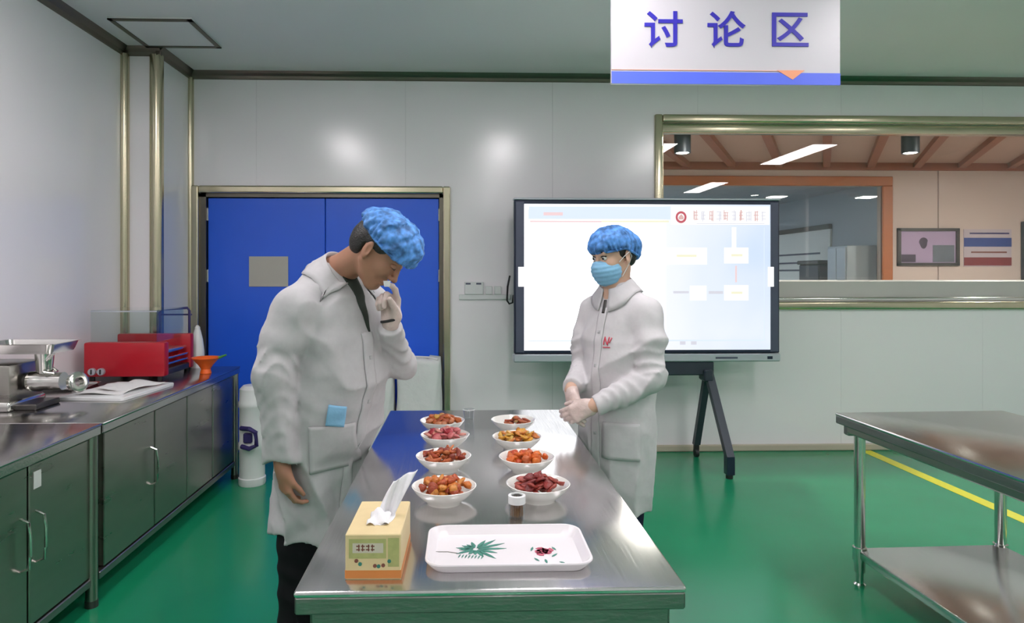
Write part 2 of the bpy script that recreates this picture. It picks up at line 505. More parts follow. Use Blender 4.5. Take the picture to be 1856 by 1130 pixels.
np_ = dpart(MB().box((a.x, YB + 0.022, b.z), (b.x, YB + 0.030, a.z), 0.002), 'notice_plate', 'notice', ll)
np_['label'] = 'blank beige-grey notice plate on the left leaf'
dpart(MB().box((mx + 0.05, YB + 0.005, 1.0), (mx + 0.075, YB + 0.03, 1.16), 0.006), 'door_handle', 'chrome', rl)
MBk = MB().box((fx0, YB + 0.085, 0), (fx1, YB + T, DZ1)); dpart(MBk, 'door_backing', 'bronze')

# window frame and glass
wn = thing('window_1', 'wide interior window with a champagne metal frame', None, (WX0, YB, WZ0), kind='structure')
def wpart(mb, name, m, parent=None, smooth=False):
    o = mb.build(name, m, smooth=smooth)
    o.parent = parent or wn
    base = Vector(wn.location)
    for v in o.data.vertices: v.co -= base
    return o
gy = YB + 0.085
fo = 0.065
wpart(MB().box((WX0 - fo, YB - 0.03, WZ0 - fo), (WX0, YB + 0.02, WZ1 + fo), 0.014, seg=3), 'frame_side', 'gold', smooth=True)
wpart(MB().box((WX0, YB - 0.03, WZ1), (WX1, YB + 0.02, WZ1 + fo), 0.014, seg=3), 'frame_head', 'gold', smooth=True)
wpart(MB().box((WX0, YB - 0.035, WZ0 - fo), (WX1, YB + 0.02, WZ0), 0.014, seg=3), 'frame_sill', 'gold', smooth=True)
wpart(MB().box((WX0, YB + 0.02, WZ1 - 0.075), (WX1, YB + 0.12, WZ1), 0.01, seg=2), 'inner_rail', 'gold', smooth=True)
wpart(MB().box((WX0, YB + 0.02, WZ0), (WX1, YB + 0.12, WZ0 + 0.035), 0.012, seg=3), 'inner_rail', 'chrome', smooth=True)
wpart(MB().box((WX0, YB + 0.02, WZ0 + 0.03), (WX0 + 0.02, YB + 0.12, WZ1 - 0.07), 0.006), 'inner_stile', 'gold')
wpart(MB().box((WX0 + 0.015, gy, WZ0 + 0.03), (WX1, gy + 0.008, WZ1 - 0.07)), 'pane', 'glass')
wpart(MB().box((WX1, YB - 0.03, WZ0 - fo), (WX1 + fo, YB + 0.02, WZ1 + fo), 0.014, seg=3), 'frame_side', 'gold', smooth=True)

# yellow line on the floor
x = 3.335
struct(MB().box((x - 0.045, -2.0, 0.0), (x + 0.045, YB - 0.03, 0.002)).build('floor_line', 'yellow'), 'yellow painted line along the green floor')

# ------------------------------------------------------------------ ceiling lights (above and behind the picture)
xs_l = (-1.45, 0.5, 2.5, 4.5)
names_l = ('nearest the left wall', 'over the middle table', 'over the right table', 'nearest the right wall')
for row, (y0, y1) in enumerate(((1.46, 2.93), (-1.9, -0.45))):
    for lx, nm in zip(xs_l, names_l):
        t = thing('ceiling_light', 'long white recessed ceiling panel light in the %s row, %s' % (('front', 'rear')[row], nm), 'ceiling light',
                  (lx, (y0 + y1) / 2, ZC - 0.03), group='recessed ceiling lights')
        hw, hl = 0.15, (y1 - y0) / 2
        MB().box((-hw - .02, -hl - .02, 0.005), (hw + .02, hl + .02, 0.03)).build('frame', 'white_plastic', t)
        MB().box((-hw, -hl, 0), (hw, hl, 0.006)).build('diffuser', 'lamp', t)

# ------------------------------------------------------------------ the room behind the window
YW, ZB = 9.0, 3.0          # its far wall and ceiling
IX1, IZ1, IZ0 = atY(1598, 0, YW).x, atY(0, 331, YW).z, 1.0
BX0, BX1 = 0.6, 9.6
struct(MB().box((BX0, YB + T, -0.1), (BX1, YW + 0.1, 0)).build('floor_beyond', 'greyledge'), 'floor of the room behind the window')
struct(MB().box((BX0 - 0.1, YB + T, 0), (BX0, YW, ZB)).build('wall_beyond_left', 'beige'), 'beige side wall behind the window')
struct(MB().box((BX1, YB + T, 0), (BX1 + 0.1, YW, ZB)).build('wall_beyond_right', 'beige'), 'beige side wall behind the window')
sx = atY(1700, 0, YW).x
wb = struct(MB().box((BX0, YW, 0), (2.2, YW + 0.1, ZB)).box((2.2, YW, IZ1), (IX1, YW + 0.1, ZB)).box((2.2, YW, 0), (IX1, YW + 0.1, IZ0))
            .box((IX1, YW, 0), (sx - 0.012, YW + 0.1, ZB)).box((sx + 0.012, YW, 0), (BX1, YW + 0.1, ZB)).box((sx - 0.02, YW + 0.02, 0), (sx + 0.02, YW + 0.1, ZB))
            .build('wall_beyond_back', 'beige'), 'beige far wall with posters seen through the window')
cb = struct(MB().box((BX0, YB + T, ZB), (BX1, YW + 0.1, ZB + 0.1)).build('ceiling_beyond', 'woodceil'), 'pale wooden ceiling with red-brown beams behind the window')
bd = Vector(((1495 - CX) / FPX, 1, 0)); bd = cf(bd.x, bd.y, 0); bd.z = 0; bd.normalize()
bs = Vector((bd.y, -bd.x, 0))
for px in (1130, 1205, 1300, 1400, 1499, 1592, 1690, 1785, 1890, 2000, 2120):
    p = atZ(px, 262, ZB)
    p0 = p - bd * ((p.y - YB - 0.35) / bd.y)
    p1 = p + bd * ((YW - p.y) / bd.y)
    q = [p0 - bs * .045, p0 + bs * .045, p1 + bs * .045, p1 - bs * .045]
    if max(v.x for v in q) > BX1 or min(v.x for v in q) < BX0: continue
    MB().prism([v + Vector((0, 0, -.07)) for v in q], (0, 0, 0.07)).build('beam', 'beam', cb)
MB().box((BX0, YW - 0.06, ZB - 0.1), (BX1, YW, ZB)).build('beam', 'beam', cb)
# orange wooden window in that wall
w2 = thing('window_2', 'orange wooden framed inner window seen through the big window', None, (IX1, YW, IZ1), kind='structure')
def w2part(mb, name, m):
    o = mb.build(name, m, w2)
    for v in o.data.vertices: v.co -= Vector(w2.location)
    return o
w2part(MB().box((2.2, YW - 0.03, IZ1), (IX1 + 0.145, YW + 0.03, IZ1 + 0.13), 0.01), 'frame_head', 'woodframe')
w2part(MB().box((IX1, YW - 0.03, IZ0), (IX1 + 0.145, YW + 0.03, IZ1), 0.01), 'frame_side', 'woodframe')
w2part(MB().box((2.2, YW + 0.04, IZ0), (IX1, YW + 0.046, IZ1)), 'pane', 'glass')
# room behind it
CXW = IX1 + 0.16
struct(MB().box((CXW, YW + 0.1, 0), (CXW + 0.1, 13.6, 2.78)).build('wall_far_right', 'roomgrey'), 'blue-grey side wall of the furthest room')
struct(MB().box((1.0, 13.5, 0), (CXW, 13.6, 2.78)).build('wall_far_back', 'roomgrey'), 'blue-grey end wall of the furthest room')
struct(MB().box((1.0, YW + 0.1, 2.78), (CXW + 0.1, 13.6, 2.88)).build('ceiling_far', 'roomgrey'), 'blue-grey ceiling of the furthest room')
struct(MB().box((1.0, YW + 0.1, -0.1), (CXW + 0.1, 13.6, 0)).build('floor_far', 'greyledge'), 'floor of the furthest room')
struct(MB().box((0.9, YW + 0.1, 0), (1.0, 13.6, 2.78)).build('wall_far_left', 'roomgrey'), 'blue-grey wall of the furthest room')
p0, p1 = atX(1405, 420, CXW), atX(1508, 405, CXW)
wbd = thing('wall_board', 'white notice board with a dark top rail in the furthest room', 'board', (CXW, (p0.y + p1.y) / 2, 1.2))
hh = (p0.y - p1.y) / 2
MB().box((-0.03, -hh, 0), (0, hh, 1.0)).build('board_sheet', 'white_plastic', wbd)
MB().box((-0.06, -hh, 1.0), (0, hh, 1.08)).build('top_rail', 'darkmetal', wbd)
for z in (0.32, 0.45, 0.6):
    MB().box((-0.034, -hh + .3, z), (-0.03, hh - .2, z + 0.03)).build('text_line', 'bezel_side', wbd)
p = atX(1497, 490, CXW - 0.25)
t = thing('storage_box', 'dark grey storage box under the notice board in the furthest room', 'box', (CXW - 0.28, p.y, 0))
MB().box((-0.25, -0.3, 0), (0.25, 0.3, 1.62), 0.02).build('body', 'stand', t)
MB().box((-0.27, -0.32, 1.62), (0.27, 0.32, 1.68), 0.01).build('lid', 'darkmetal', t)
p = atX(1550, 470, CXW - 0.2)
t = thing('steel_locker', 'pale grey locker beside the inner window of the furthest room', 'locker', (CXW - 0.25, p.y, 0))
MB().box((-0.22, -0.25, 0), (0.22, 0.25, 1.88), 0.01).build('body', 'silver', t)
MB().box((-0.235, -0.23, 0.1), (-0.222, -0.005, 1.85), 0.004).build('door', 'silver', t)
MB().box((-0.235, 0.005, 0.1), (-0.222, 0.23, 1.85), 0.004).build('door', 'silver', t)
t = thing('ceiling_light', 'added white panel light, out of view on the ceiling of the furthest room', 'ceiling light', (2.9, 12.3, 2.75))  # added lamp that lights the furthest room, hidden behind the display
MB().box((-0.32, -0.62, 0.01), (0.32, 0.62, 0.03)).build('frame', 'white_plastic', t)
MB().box((-0.3, -0.6, 0), (0.3, 0.6, 0.012)).build('diffuser', emit('far_fill_lamp', (0.85, 0.93, 1.0), 30.0), t)
# square lights of the middle room, above the view; left one added as fill
for k, (lx, ly) in enumerate(((2.6, 6.3), (5.8, 6.0), (7.5, 6.0))):
    t = thing('ceiling_light', 'square ceiling light in the wooden ceiling behind the window, %s' % ('added left one', 'middle one', 'right one')[k], 'ceiling light', (lx, ly, ZB - 0.11))
    MB().box((-0.2, -0.2, 0.01), (0.2, 0.2, 0.04)).build('frame', 'white_plastic', t)
    MB().box((-0.13, -0.13, 0), (0.13, 0.13, 0.012)).build('diffuser', emit('warm_lamp_%d' % k, (1.0, 0.93, 0.86), 330.0), t)
# cylinder downlights
for px, nm in ((1237, 'by the left edge of the big window'), (1650, 'above the framed picture')):
    p = at(px, 262, 7.25)
    t = thing('spot_lamp', 'black cylinder ceiling spot %s' % nm, 'lamp', (p.x, p.y, 2.79), group='black cylinder spots')
    MB().lathe([(0, 0.21), (.088, 0.21), (.088, 0), (.075, 0), (.07, 0.02), (0, 0.02)], 24).build('housing', 'stand', t, smooth=True)
    MB().lathe([(0, -0.004), (0.06, 0.0), (0.068, 0.018), (0, 0.018)], 24).build('bulb', 'downlight', t, smooth=True)
# framed picture, striped poster, dark frame at the far right
def pic(x0, y0, x1, y1, Y):
    a, b = atY(x0, y0, Y), atY(x1, y1, Y)
    return a.x, b.x, b.z, a.z
x0, x1, z0, z1 = pic(1625, 414, 1736, 482, YW)
t = thing('framed_picture', 'framed purple landscape picture with a dark balloon on the beige wall', 'picture', (x0, YW, z0))
W_, H_ = x1 - x0, z1 - z0
for a, b in (((0, 0), (W_, .04)), ((0, H_ - .04), (W_, H_)), ((0, 0), (.04, H_)), ((W_ - .04, 0), (W_, H_))):
    MB().box((a[0], -0.04, a[1]), (b[0], 0, b[1])).build('frame_strip', 'darkmetal', t)
mpur = mat('purple_sky_print', (0.40, 0.30, 0.45), 0.5, var=0.12, scale=3)
mdk = mat('dark_hill_print', (0.06, 0.04, 0.07), 0.5, var=0.2)
mgr = mat('grey_green_print', (0.13, 0.15, 0.18), 0.5, var=0.3, scale=6)
ps = MB().box((.04, -0.012, .04), (W_ - .04, -0.002, H_ - .04)).build('print_sheet', mpur, t)
MB().rings([[(W_ * .43 + .065 * math.cos(q) * (1 if math.sin(q) > 0 else .8), -0.0125, H_ * .62 + .07 * math.sin(q) * (1 if math.sin(q) > 0 else 1.25)) for q in np.linspace(0, 6.28, 17)[:-1]],
            [(W_ * .43 + .065 * math.cos(q) * (1 if math.sin(q) > 0 else .8), -0.014, H_ * .62 + .07 * math.sin(q) * (1 if math.sin(q) > 0 else 1.25)) for q in np.linspace(0, 6.28, 17)[:-1]]]).build('balloon_print', mdk, ps)
MB().box((.06, -0.0145, .05), (W_ * .3, -0.0125, H_ * .3)).build('hill_print', mdk, ps)
MB().box((W_ * .58, -0.0145, .05), (W_ - .06, -0.0125, H_ * .55)).build('field_print', mgr, ps)
x0, x1, z0, z1 = pic(1746, 416, 1832, 483, YW)
t = thing('wall_poster', 'poster with a blue and a dark red band on the beige wall', 'poster', (x0, YW, z0))
W_, H_ = x1 - x0, z1 - z0
MB().box((0, -0.012, 0), (W_, 0, H_)).build('sheet', mat('lilac_poster', (0.50, 0.43, 0.47), 0.5, var=0.05), t)
MB().box((0, -0.015, H_ * .53), (W_, -0.012, H_ * .77)).build('blue_band', mat('poster_blue', (0.03, 0.06, 0.25), 0.5, var=0.1), t)
MB().box((0, -0.015, H_ * .02), (W_, -0.012, H_ * .24)).build('red_band', mat('poster_red', (0.22, 0.025, 0.03), 0.5, var=0.1), t)
MB().box((W_ * .12, -0.015, H_ * .87), (W_ * .95, -0.012, H_ * .91)).build('text_line', 'purple', t)
MB().box((W_ * .15, -0.015, H_ * .36), (W_ * .9, -0.012, H_ * .40)).build('text_line', 'boxbrown', t)
x0, x1, z0, z1 = pic(1849, 402, 1905, 540, YW)
t = thing('dark_cabinet', 'dark slate display cabinet cut by the right edge of the picture', 'cabinet', (x0, YW, 0))
MB().box((0, -0.3, 0), (0.75, -0.005, z1), 0.01).build('body', 'stand', t)
MB().box((0.04, -0.312, 0.1), (0.36, -0.3, z1 - .05), 0.004).build('door', 'bezel_side', t)
MB().box((0.39, -0.312, 0.1), (0.71, -0.3, z1 - .05), 0.004).build('door', 'bezel_side', t)
# grey ledge just behind the glass
lz = CAMZ - (508 - CY) / FPX * (YB + 0.5)
struct(MB().box((WX0 - 0.3, YB + 0.14, 0), (BX1, YB + 0.5, lz), 0.01).build('trim_ledge', 'greyledge'), 'long grey ledge behind the big window')

# ------------------------------------------------------------------ steel work tables
def steel_table(name, label, loc, rz, W, L, H=0.8):
    """W along x, L along y, origin at the floor under the middle"""
    t = thing(name, label, 'table', loc, rz, 'stainless steel work tables')
    hw, hl = W / 2, L / 2
    top = MB()
    top.box((-hw, -hl, H - 0.014), (hw, hl, H), 0.006, seg=2)
    top.build('tabletop', 'steel', t, smooth=True)
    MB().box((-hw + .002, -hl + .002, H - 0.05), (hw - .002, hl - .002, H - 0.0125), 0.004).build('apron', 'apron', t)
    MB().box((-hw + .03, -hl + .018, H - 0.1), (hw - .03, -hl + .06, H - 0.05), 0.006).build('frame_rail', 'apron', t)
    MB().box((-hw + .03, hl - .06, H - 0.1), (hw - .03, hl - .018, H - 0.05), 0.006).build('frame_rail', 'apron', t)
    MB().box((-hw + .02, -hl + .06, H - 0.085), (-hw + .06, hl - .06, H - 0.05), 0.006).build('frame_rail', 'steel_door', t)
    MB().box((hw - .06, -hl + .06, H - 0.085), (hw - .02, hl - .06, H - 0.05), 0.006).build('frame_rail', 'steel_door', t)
    for sx_ in (-1, 1):
        for sy_ in (-1, 1):
            x, y = sx_ * (hw - 0.075), sy_ * (hl - 0.075)
            lg = MB().cyl((x, y, 0.07), (x, y, H - 0.05), 0.024, n=18).build('leg', 'chrome', t, smooth=True)
            MB().lathe([(0, 0.0), (.022, 0), (.026, .012), (.017, .02), (.017, .07), (0, .07)], 16, (x, y, 0)).build('foot', 'chrome', lg, smooth=True)
            MB().lathe([(.024, .125), (.031, .125), (.031, .185), (.024, .185)], 16, (x, y, 0)).build('collar', 'chrome', lg, smooth=True)
    MB().box((-hw + .06, -hl + .06, 0.135), (hw - .06, hl - .06, 0.175), 0.006, seg=2).build('lower_shelf', 'steel', t, smooth=True)
    return t
TX0, TX1, TY0, TY1 = -0.352, 0.474, 1.385, 3.225
TZ = 0.8
steel_table('work_table', 'long stainless steel table with bowls of snacks between the two people', ((TX0 + TX1) / 2, (TY0 + TY1) / 2, 0), 0, TX1 - TX0, TY1 - TY0)
A = atZ(1513, 748, 0.8)
rt = R(1.5)
ux, uy = Vector((math.cos(rt), math.sin(rt), 0)), Vector((math.sin(rt), -math.cos(rt), 0))
W2, L2 = 0.84, 1.84
cpt = A + ux * W2 / 2 + uy * L2 / 2
steel_table('work_table', 'empty stainless steel table with a lower shelf at the right edge', (cpt.x, cpt.y, 0), rt, W2, L2)

# ------------------------------------------------------------------ steel cabinets along the left wall
def cabinet(label, y0, y1, seams, xf, handles, sticker=None):
    """front at x = xf facing +x, from y0 to y1, against the left wall"""
    t = thing('steel_cabinet', label, 'cabinet', ((xf + XL) / 2, (y0 + y1) / 2, 0), group='stainless steel counter cabinets')
    ox, oy = t.location.x, t.location.y
    def B(lo, hi, bev=0.0, seg=1, mb=None):
        return (mb or MB()).box((lo[0] - ox, lo[1] - oy, lo[2]), (hi[0] - ox, hi[1] - oy, hi[2]), bev, seg=seg)
    H = 0.8
    mb = B((XL + 0.02, y0, H - 0.012), (xf, y1, H), 0.005, 2)
    B((XL + 0.02, y0 + .002, H - 0.05), (xf - .003, y1 - .002, H - 0.01), 0.004, 1, mb)
    mb.build('worktop', 'steel_y', t, smooth=True)
    B((XL + 0.03, y0 + .01, 0.1), (xf - 0.055, y1 - .01, H - 0.05)).build('body', 'steel_door', t)
    B((xf - 0.055, y0 + .01, 0.095), (xf - 0.02, y1 - .01, 0.13), 0.004).build('bottom_rail', 'apron', t)
    B((XL + 0.1, y0 + .03, 0.03), (xf - 0.14, y1 - .03, 0.1)).build('plinth', 'darkmetal', t)
    for i, (a, b) in enumerate(zip(seams, seams[1:])):
        d = B((xf - 0.055, a + .006, 0.135), (xf - 0.026, b - .006, H - 0.058), 0.004).build('door', 'steel_door', t)
        if handles[i]:
            hy = (b - 0.045 if handles[i] > 0 else a + 0.045) - oy
            hx = xf - 0.026 - ox
            pts = [(hx - .004, hy, 0.36), (hx + .03, hy, 0.375), (hx + .036, hy, 0.42), (hx + .036, hy, 0.50), (hx + .03, hy, 0.545), (hx - .004, hy, 0.56)]
            MB().tube(pts, 0.006, 8).build('handle', 'chrome', d, smooth=True)
    if sticker:
        B((xf - 0.0255, sticker - .022, 0.645), (xf - 0.0235, sticker + .022, 0.71)).build('sticker', 'paper', t)
    for y in ((y0 + 0.03, y1 - 0.03) if y0 < 2 else (y1 - 0.03,)):
        lg = MB().cyl((xf - 0.03 - ox, y - oy, 0.0), (xf - 0.03 - ox, y - oy, H - 0.05), 0.025, n=16).build('leg', 'steel_door', t, smooth=True)
        MB().cyl((xf - 0.03 - ox, y - oy, 0.0), (xf - 0.03 - ox, y - oy, 0.03), 0.027, n=16).build('foot', 'darkmetal', lg, smooth=True)
    return t
XF = -1.60
cabinet('nearer stainless steel counter cabinet with arched door handles and a white sticker', 1.16, 2.99, [1.22, 1.66, 2.10, 2.53, 2.95], XF, [1, -1, 1, -1], 2.58)
cabinet('further stainless steel counter cabinet carrying the red roller grill', 3.0, 4.82, [3.05, 3.55, 3.96, 4.36, 4.78], XF, [1, 0, 0, 0])

# ------------------------------------------------------------------ interactive display on its stand
YS = 5.0
a, b = atY(932, 362, YS), atY(1413, 640, YS)
dx0, dx1, dz0, dz1 = a.x, b.x, b.z, a.z
dp = thing('interactive_display', 'large interactive display on a dark wheeled stand showing a white slide', 'display', ((dx0 + dx1) / 2, YS, 0))
hx = (dx1 - dx0) / 2
ss = atY(950, 370, YS); se = atY(1396, 634, YS)
sx0, sx1, sz0, sz1 = ss.x - dp.location.x, se.x - dp.location.x, se.z, ss.z
hs = MB().box((-hx, 0, dz0), (hx, 0.09, dz1), 0.006).build('housing', 'bezel', dp)
MB().box((-hx + .012, -0.006, dz0 + .01), (sx0, 0.002, dz1 - .015), 0.002).build('side_bezel', 'bezel_side', hs)
MB().box((sx1, -0.006, dz0 + .01), (hx - .012, 0.002, dz1 - .015), 0.002).build('side_bezel', 'bezel_side', hs)
MB().box((-hx - .004, -0.008, dz1), (hx + .004, 0.09, dz1 + .014), 0.004).build('top_trim', 'silver', hs)
MB().box((-hx - .004, -0.012, dz0 - .065), (hx + .004, 0.09, dz0 - .004), 0.008).build('bottom_bar', 'silver', dp)
MB().box((hx - .5, -0.0135, dz0 - .042), (hx - .33, -0.011, dz0 - .028)).build('speaker_slot', 'bezel_side', dp)
MB().box((hx - .1, -0.0135, dz0 - .046), (hx - .06, -0.011, dz0 - .024)).build('button_pad', 'bezel', dp)
# slide
def slide_mat(name, c0, c1):
    m, nt, b_ = new_mat(name)
    tc = nt.nodes.new('ShaderNodeTexCoord'); sp = nt.nodes.new('ShaderNodeSeparateXYZ')
    nt.links.new(tc.outputs['Object'], sp.inputs[0])
    rp = nt.nodes.new('ShaderNodeMapRange'); rp.inputs['From Min'].default_value = -0.1; rp.inputs['From Max'].default_value = 1.0
    nz = nt.nodes.new('ShaderNodeTexNoise'); nz.inputs['Scale'].default_value = 1.6
    ad = nt.nodes.new('ShaderNodeMath'); ad.operation = 'MULTIPLY'
    nt.links.new(sp.outputs[0], rp.inputs['Value'])
    nt.links.new(tc.outputs['Object'], nz.inputs['Vector'])
    nt.links.new(rp.outputs[0], ad.inputs[0]); nt.links.new(nz.outputs['Fac'], ad.inputs[1])
    mx_ = nt.nodes.new('ShaderNodeMix'); mx_.data_type = 'RGBA'
    mx_.inputs[6].default_value = (*c0, 1); mx_.inputs[7].default_value = (*c1, 1)
    nt.links.new(ad.outputs[0], mx_.inputs[0])
    b_.inputs['Base Color'].default_value = (0.02, 0.02, 0.02, 1); b_.inputs['Roughness'].default_value = 0.25
    nt.links.new(mx_.outputs[2], b_.inputs['Emission Color'])
    st = nt.nodes.new('ShaderNodeMapRange'); st.inputs['From Min'].default_value = -0.45; st.inputs['From Max'].default_value = 0.15
    st.inputs['To Min'].default_value = SCREEN * 2.6; st.inputs['To Max'].default_value = SCREEN
    nt.links.new(sp.outputs[0], st.inputs['Value']); nt.links.new(st.outputs[0], b_.inputs['Emission Strength'])
    return m
scr = MB().box((sx0, -0.004, sz0), (sx1, 0.001, sz1)).build('screen', slide_mat('slide_glow', (0.96, 0.97, 1.0), (0.42, 0.62, 0.92)), dp)
def slide_rect(px0, py0, px1, py1, m, name, y=-0.0055):
    p, q = atY(px0, py0, YS), atY(px1, py1, YS)
    return MB().box((p.x - dp.location.x, y, q.z), (q.x - dp.location.x, y + 0.001, p.z)).build(name, m, scr)
SWH = emit('slide_white', (1, 1, 1), SCREEN)
SPK = emit('slide_pink_line', (0.90, 0.66, 0.68), 1.0)
SYL = emit('slide_pale_yellow', (0.92, 0.90, 0.66), 1.0)
SGY = emit('slide_grey_text', (0.70, 0.70, 0.78), 1.0)
SRD = emit('slide_red', (0.62, 0.10, 0.14), 0.9)
SPR = emit('slide_faint_red', (0.80, 0.50, 0.48), 0.9)
SBL = emit('slide_pale_blue', (0.72, 0.82, 0.97), 1.05)
slide_rect(958, 374, 1215, 398, SBL, 'header_band', -0.0048)
slide_rect(960, 400, 1090, 403.5, SPK, 'header_rule')
slide_rect(1090, 400, 1212, 403.5, SYL, 'header_rule')
slide_rect(985, 385, 1020, 391, SPK, 'header_text')
slide_rect(1216, 374, 1394, 408, SWH, 'logo_panel', -0.0052)
slide_rect(1326, 412, 1334, 450, SWH, 'arrow')
for r_ in ((1205, 449, 1281, 480), (1312, 449, 1356, 478), (1250, 518, 1280, 545), (1312, 517, 1356, 545)):
    slide_rect(*r_, SWH, 'text_box')
for r_, m_ in (((1226, 462, 1262, 466), SYL), ((1325, 461, 1345, 465), SYL), ((1220, 528, 1248, 532), SGY), ((1284, 528, 1310, 533), SGY), ((1325, 529, 1345, 533), SYL), ((1332, 482, 1335, 512), SPK),
               ((1232, 619, 1242, 625), SGY), ((1252, 619, 1262, 625), SGY)):
    slide_rect(*r_, m_, 'text_line', -0.0062)
for r_ in ((957, 617, 1385, 618.2), (957, 380, 958.2, 617), (1384, 412, 1385.2, 617)):
    slide_rect(*r_, SBL, 'border_rule', -0.0055)
# red ring logo with a flame shape
lc = atY(1234, 394, YS); lx_, lz_ = lc.x - dp.location.x, lc.z
def ring(r0, r1, n=28):
    mb = MB()
    P_ = lambda r, k, y: (lx_ + r * math.cos(2 * math.pi * k / n), y, lz_ + r * 1.08 * math.sin(2 * math.pi * k / n))
    for k in range(n):
        mb.prism([P_(r0, k, -0.0065), P_(r1, k, -0.0065), P_(r1, k + 1, -0.0065), P_(r0, k + 1, -0.0065)], (0, 0.001, 0))
    return mb
ring(0.026, 0.042).build('logo_ring', SRD, scr)
MB().prism([(lx_ - .017, -0.0065, lz_ - .018), (lx_ + .017, -0.0065, lz_ - .018), (lx_ + .02, -0.0065, lz_), (lx_ + .002, -0.0065, lz_ + .024), (lx_ - .02, -0.0065, lz_)], (0, .001, 0)).build('logo_mark', SPR, scr)
rg = random.Random(3)
for k in range(10):
    gx = 1256 + k * 13.6
    p = atY(gx, 381, YS); q = atY(gx + 10.5, 402, YS)
    X0, X1, Z0, Z1 = p.x - dp.location.x, q.x - dp.location.x, q.z, p.z
    mb = MB(); W_, H_ = X1 - X0, Z1 - Z0
    for s_ in range(3):
        xx = X0 + W_ * rg.uniform(.05, .85); mb.box((xx, -0.0065, Z0 + H_ * rg.uniform(0, .2)), (xx + .005, -0.0055, Z1 - H_ * rg.uniform(0, .25)))
    for s_ in range(3):
        zz = Z0 + H_ * (0.15 + .3 * s_ + rg.uniform(0, .08)); mb.box((X0 + W_ * rg.uniform(0, .3), -0.0065, zz), (X1 - W_ * rg.uniform(0, .3), -0.0055, zz + .005))
    mb.build('logo_letter', (SPR, SGY, SPR, SGY)[k % 4], scr)
slide_rect(1262, 405, 1385, 406.2, SGY, 'logo_caption', -0.0062)
# white pull-out tabs at the sides
for px0, px1 in ((939, 952), (1391, 1402)):
    p, q = atY(px0, 484, YS), atY(px1, 520, YS)
    MB().box((p.x - dp.location.x, -0.008, q.z), (q.x - dp.location.x, -0.0045, p.z), 0.001).build('side_tab', SWH, hs)
# stand
bx = atY(1290, 0, YS + 0.05).x - dp.location.x
zt = dz0 - 0.065
MB().box((-bx, 0.0, zt - 0.105), (bx, 0.09, zt), 0.008).build('cross_bar', 'stand', dp)
for s_ in (-1, 1):
    MB().box((s_ * (bx - .05) - .035, -0.03, zt - 0.15), (s_ * (bx - .05) + .035, 0.1, zt - 0.06), 0.01).build('bracket', 'stand', dp)
    MB().box((s_ * 0.3 - .03, 0.09, zt - 0.05), (s_ * 0.3 + .03, 0.13, dz1 - 0.2), 0.006).build('mounting_rail', 'stand', dp)
    f0 = at(1322, 862, 4.74); f1 = at(1262, 822, 5.30)
    top = Vector((s_ * (bx - .03), 0.05, zt - 0.07))
    ft = Vector((s_ * (f0.x - dp.location.x), f0.y - YS, 0.16))
    fe = Vector((s_ * (f0.x - dp.location.x), f0.y - YS, 0.03))
    rr = Vector((s_ * (f1.x - dp.location.x), f1.y - YS, 0.10))
    def bar(p, q, wx, wy):
        p, q = Vector(p), Vector(q)
        return MB().rings([[p + Vector((a_ * wx, b_ * wy, 0)) for a_, b_ in ((-1, -1), (1, -1), (1, 1), (-1, 1))], [q + Vector((a_ * wx, b_ * wy, 0)) for a_, b_ in ((-1, -1), (1, -1), (1, 1), (-1, 1))]])
    l1 = bar(top, ft, .028, .03).build('front_leg', 'stand', dp)
    bar(ft, fe, .028, .03).build('leg_end', 'bezel', l1)
    MB().cyl((fe.x, fe.y, 0), (fe.x, fe.y, 0.03), .025, n=14).build('foot', 'black', l1, smooth=True)
    l2 = bar(top, rr, .024, .026).build('rear_leg', 'stand', dp)
    MB().cyl((rr.x - .014, rr.y, .035), (rr.x + .014, rr.y, .035), .035, n=16).box((rr.x - .018, rr.y - .018, .03), (rr.x + .018, rr.y + .018, .10)).build('castor', 'black', l2, smooth=True)
# black lead hanging at the left of the display
p = [atY(924, 500, YS + .2), atY(920, 520, YS + .2), atY(919, 545, YS + .2), atY(923, 551, YS + .2), atY(929, 549, YS + .2), atY(931, 535, YS + .2)]
tag(MB().tube(p, 0.008, 8).build('cable', 'black', smooth=True), 'short black cable looped at the left side of the display', 'cable')

# sockets on the wall
p, q = atY(832, 534, YB), atY(925, 543, YB)
t = thing('socket_strip', 'white wall socket strip between the door and the display', 'socket', (p.x, YB, q.z))
MB().box((0, -0.02, 0), (q.x - p.x, 0, p.z - q.z), 0.003).build('trunking', 'white_plastic', t)
for px0, px1, py0, py1 in ((842, 876, 511, 534), (880, 892, 519, 534), (896, 908, 519, 534)):
    a_, b_ = atY(px0, py0, YB), atY(px1, py1, YB)
    so = MB().box((a_.x - p.x, -0.03, b_.z - q.z), (b_.x - p.x, 0, a_.z - q.z), 0.004).build('socket_plate', 'white_plastic', t)
    if px1 - px0 > 20:
        for c0, c1 in ((844, 853), (863, 872)):
            u, v = atY(c0, 513, YB), atY(c1, 516, YB)
            MB().box((u.x - p.x, -0.032, v.z - q.z), (v.x - p.x, -0.029, u.z - q.z)).build('slot', 'bezel_side', so)

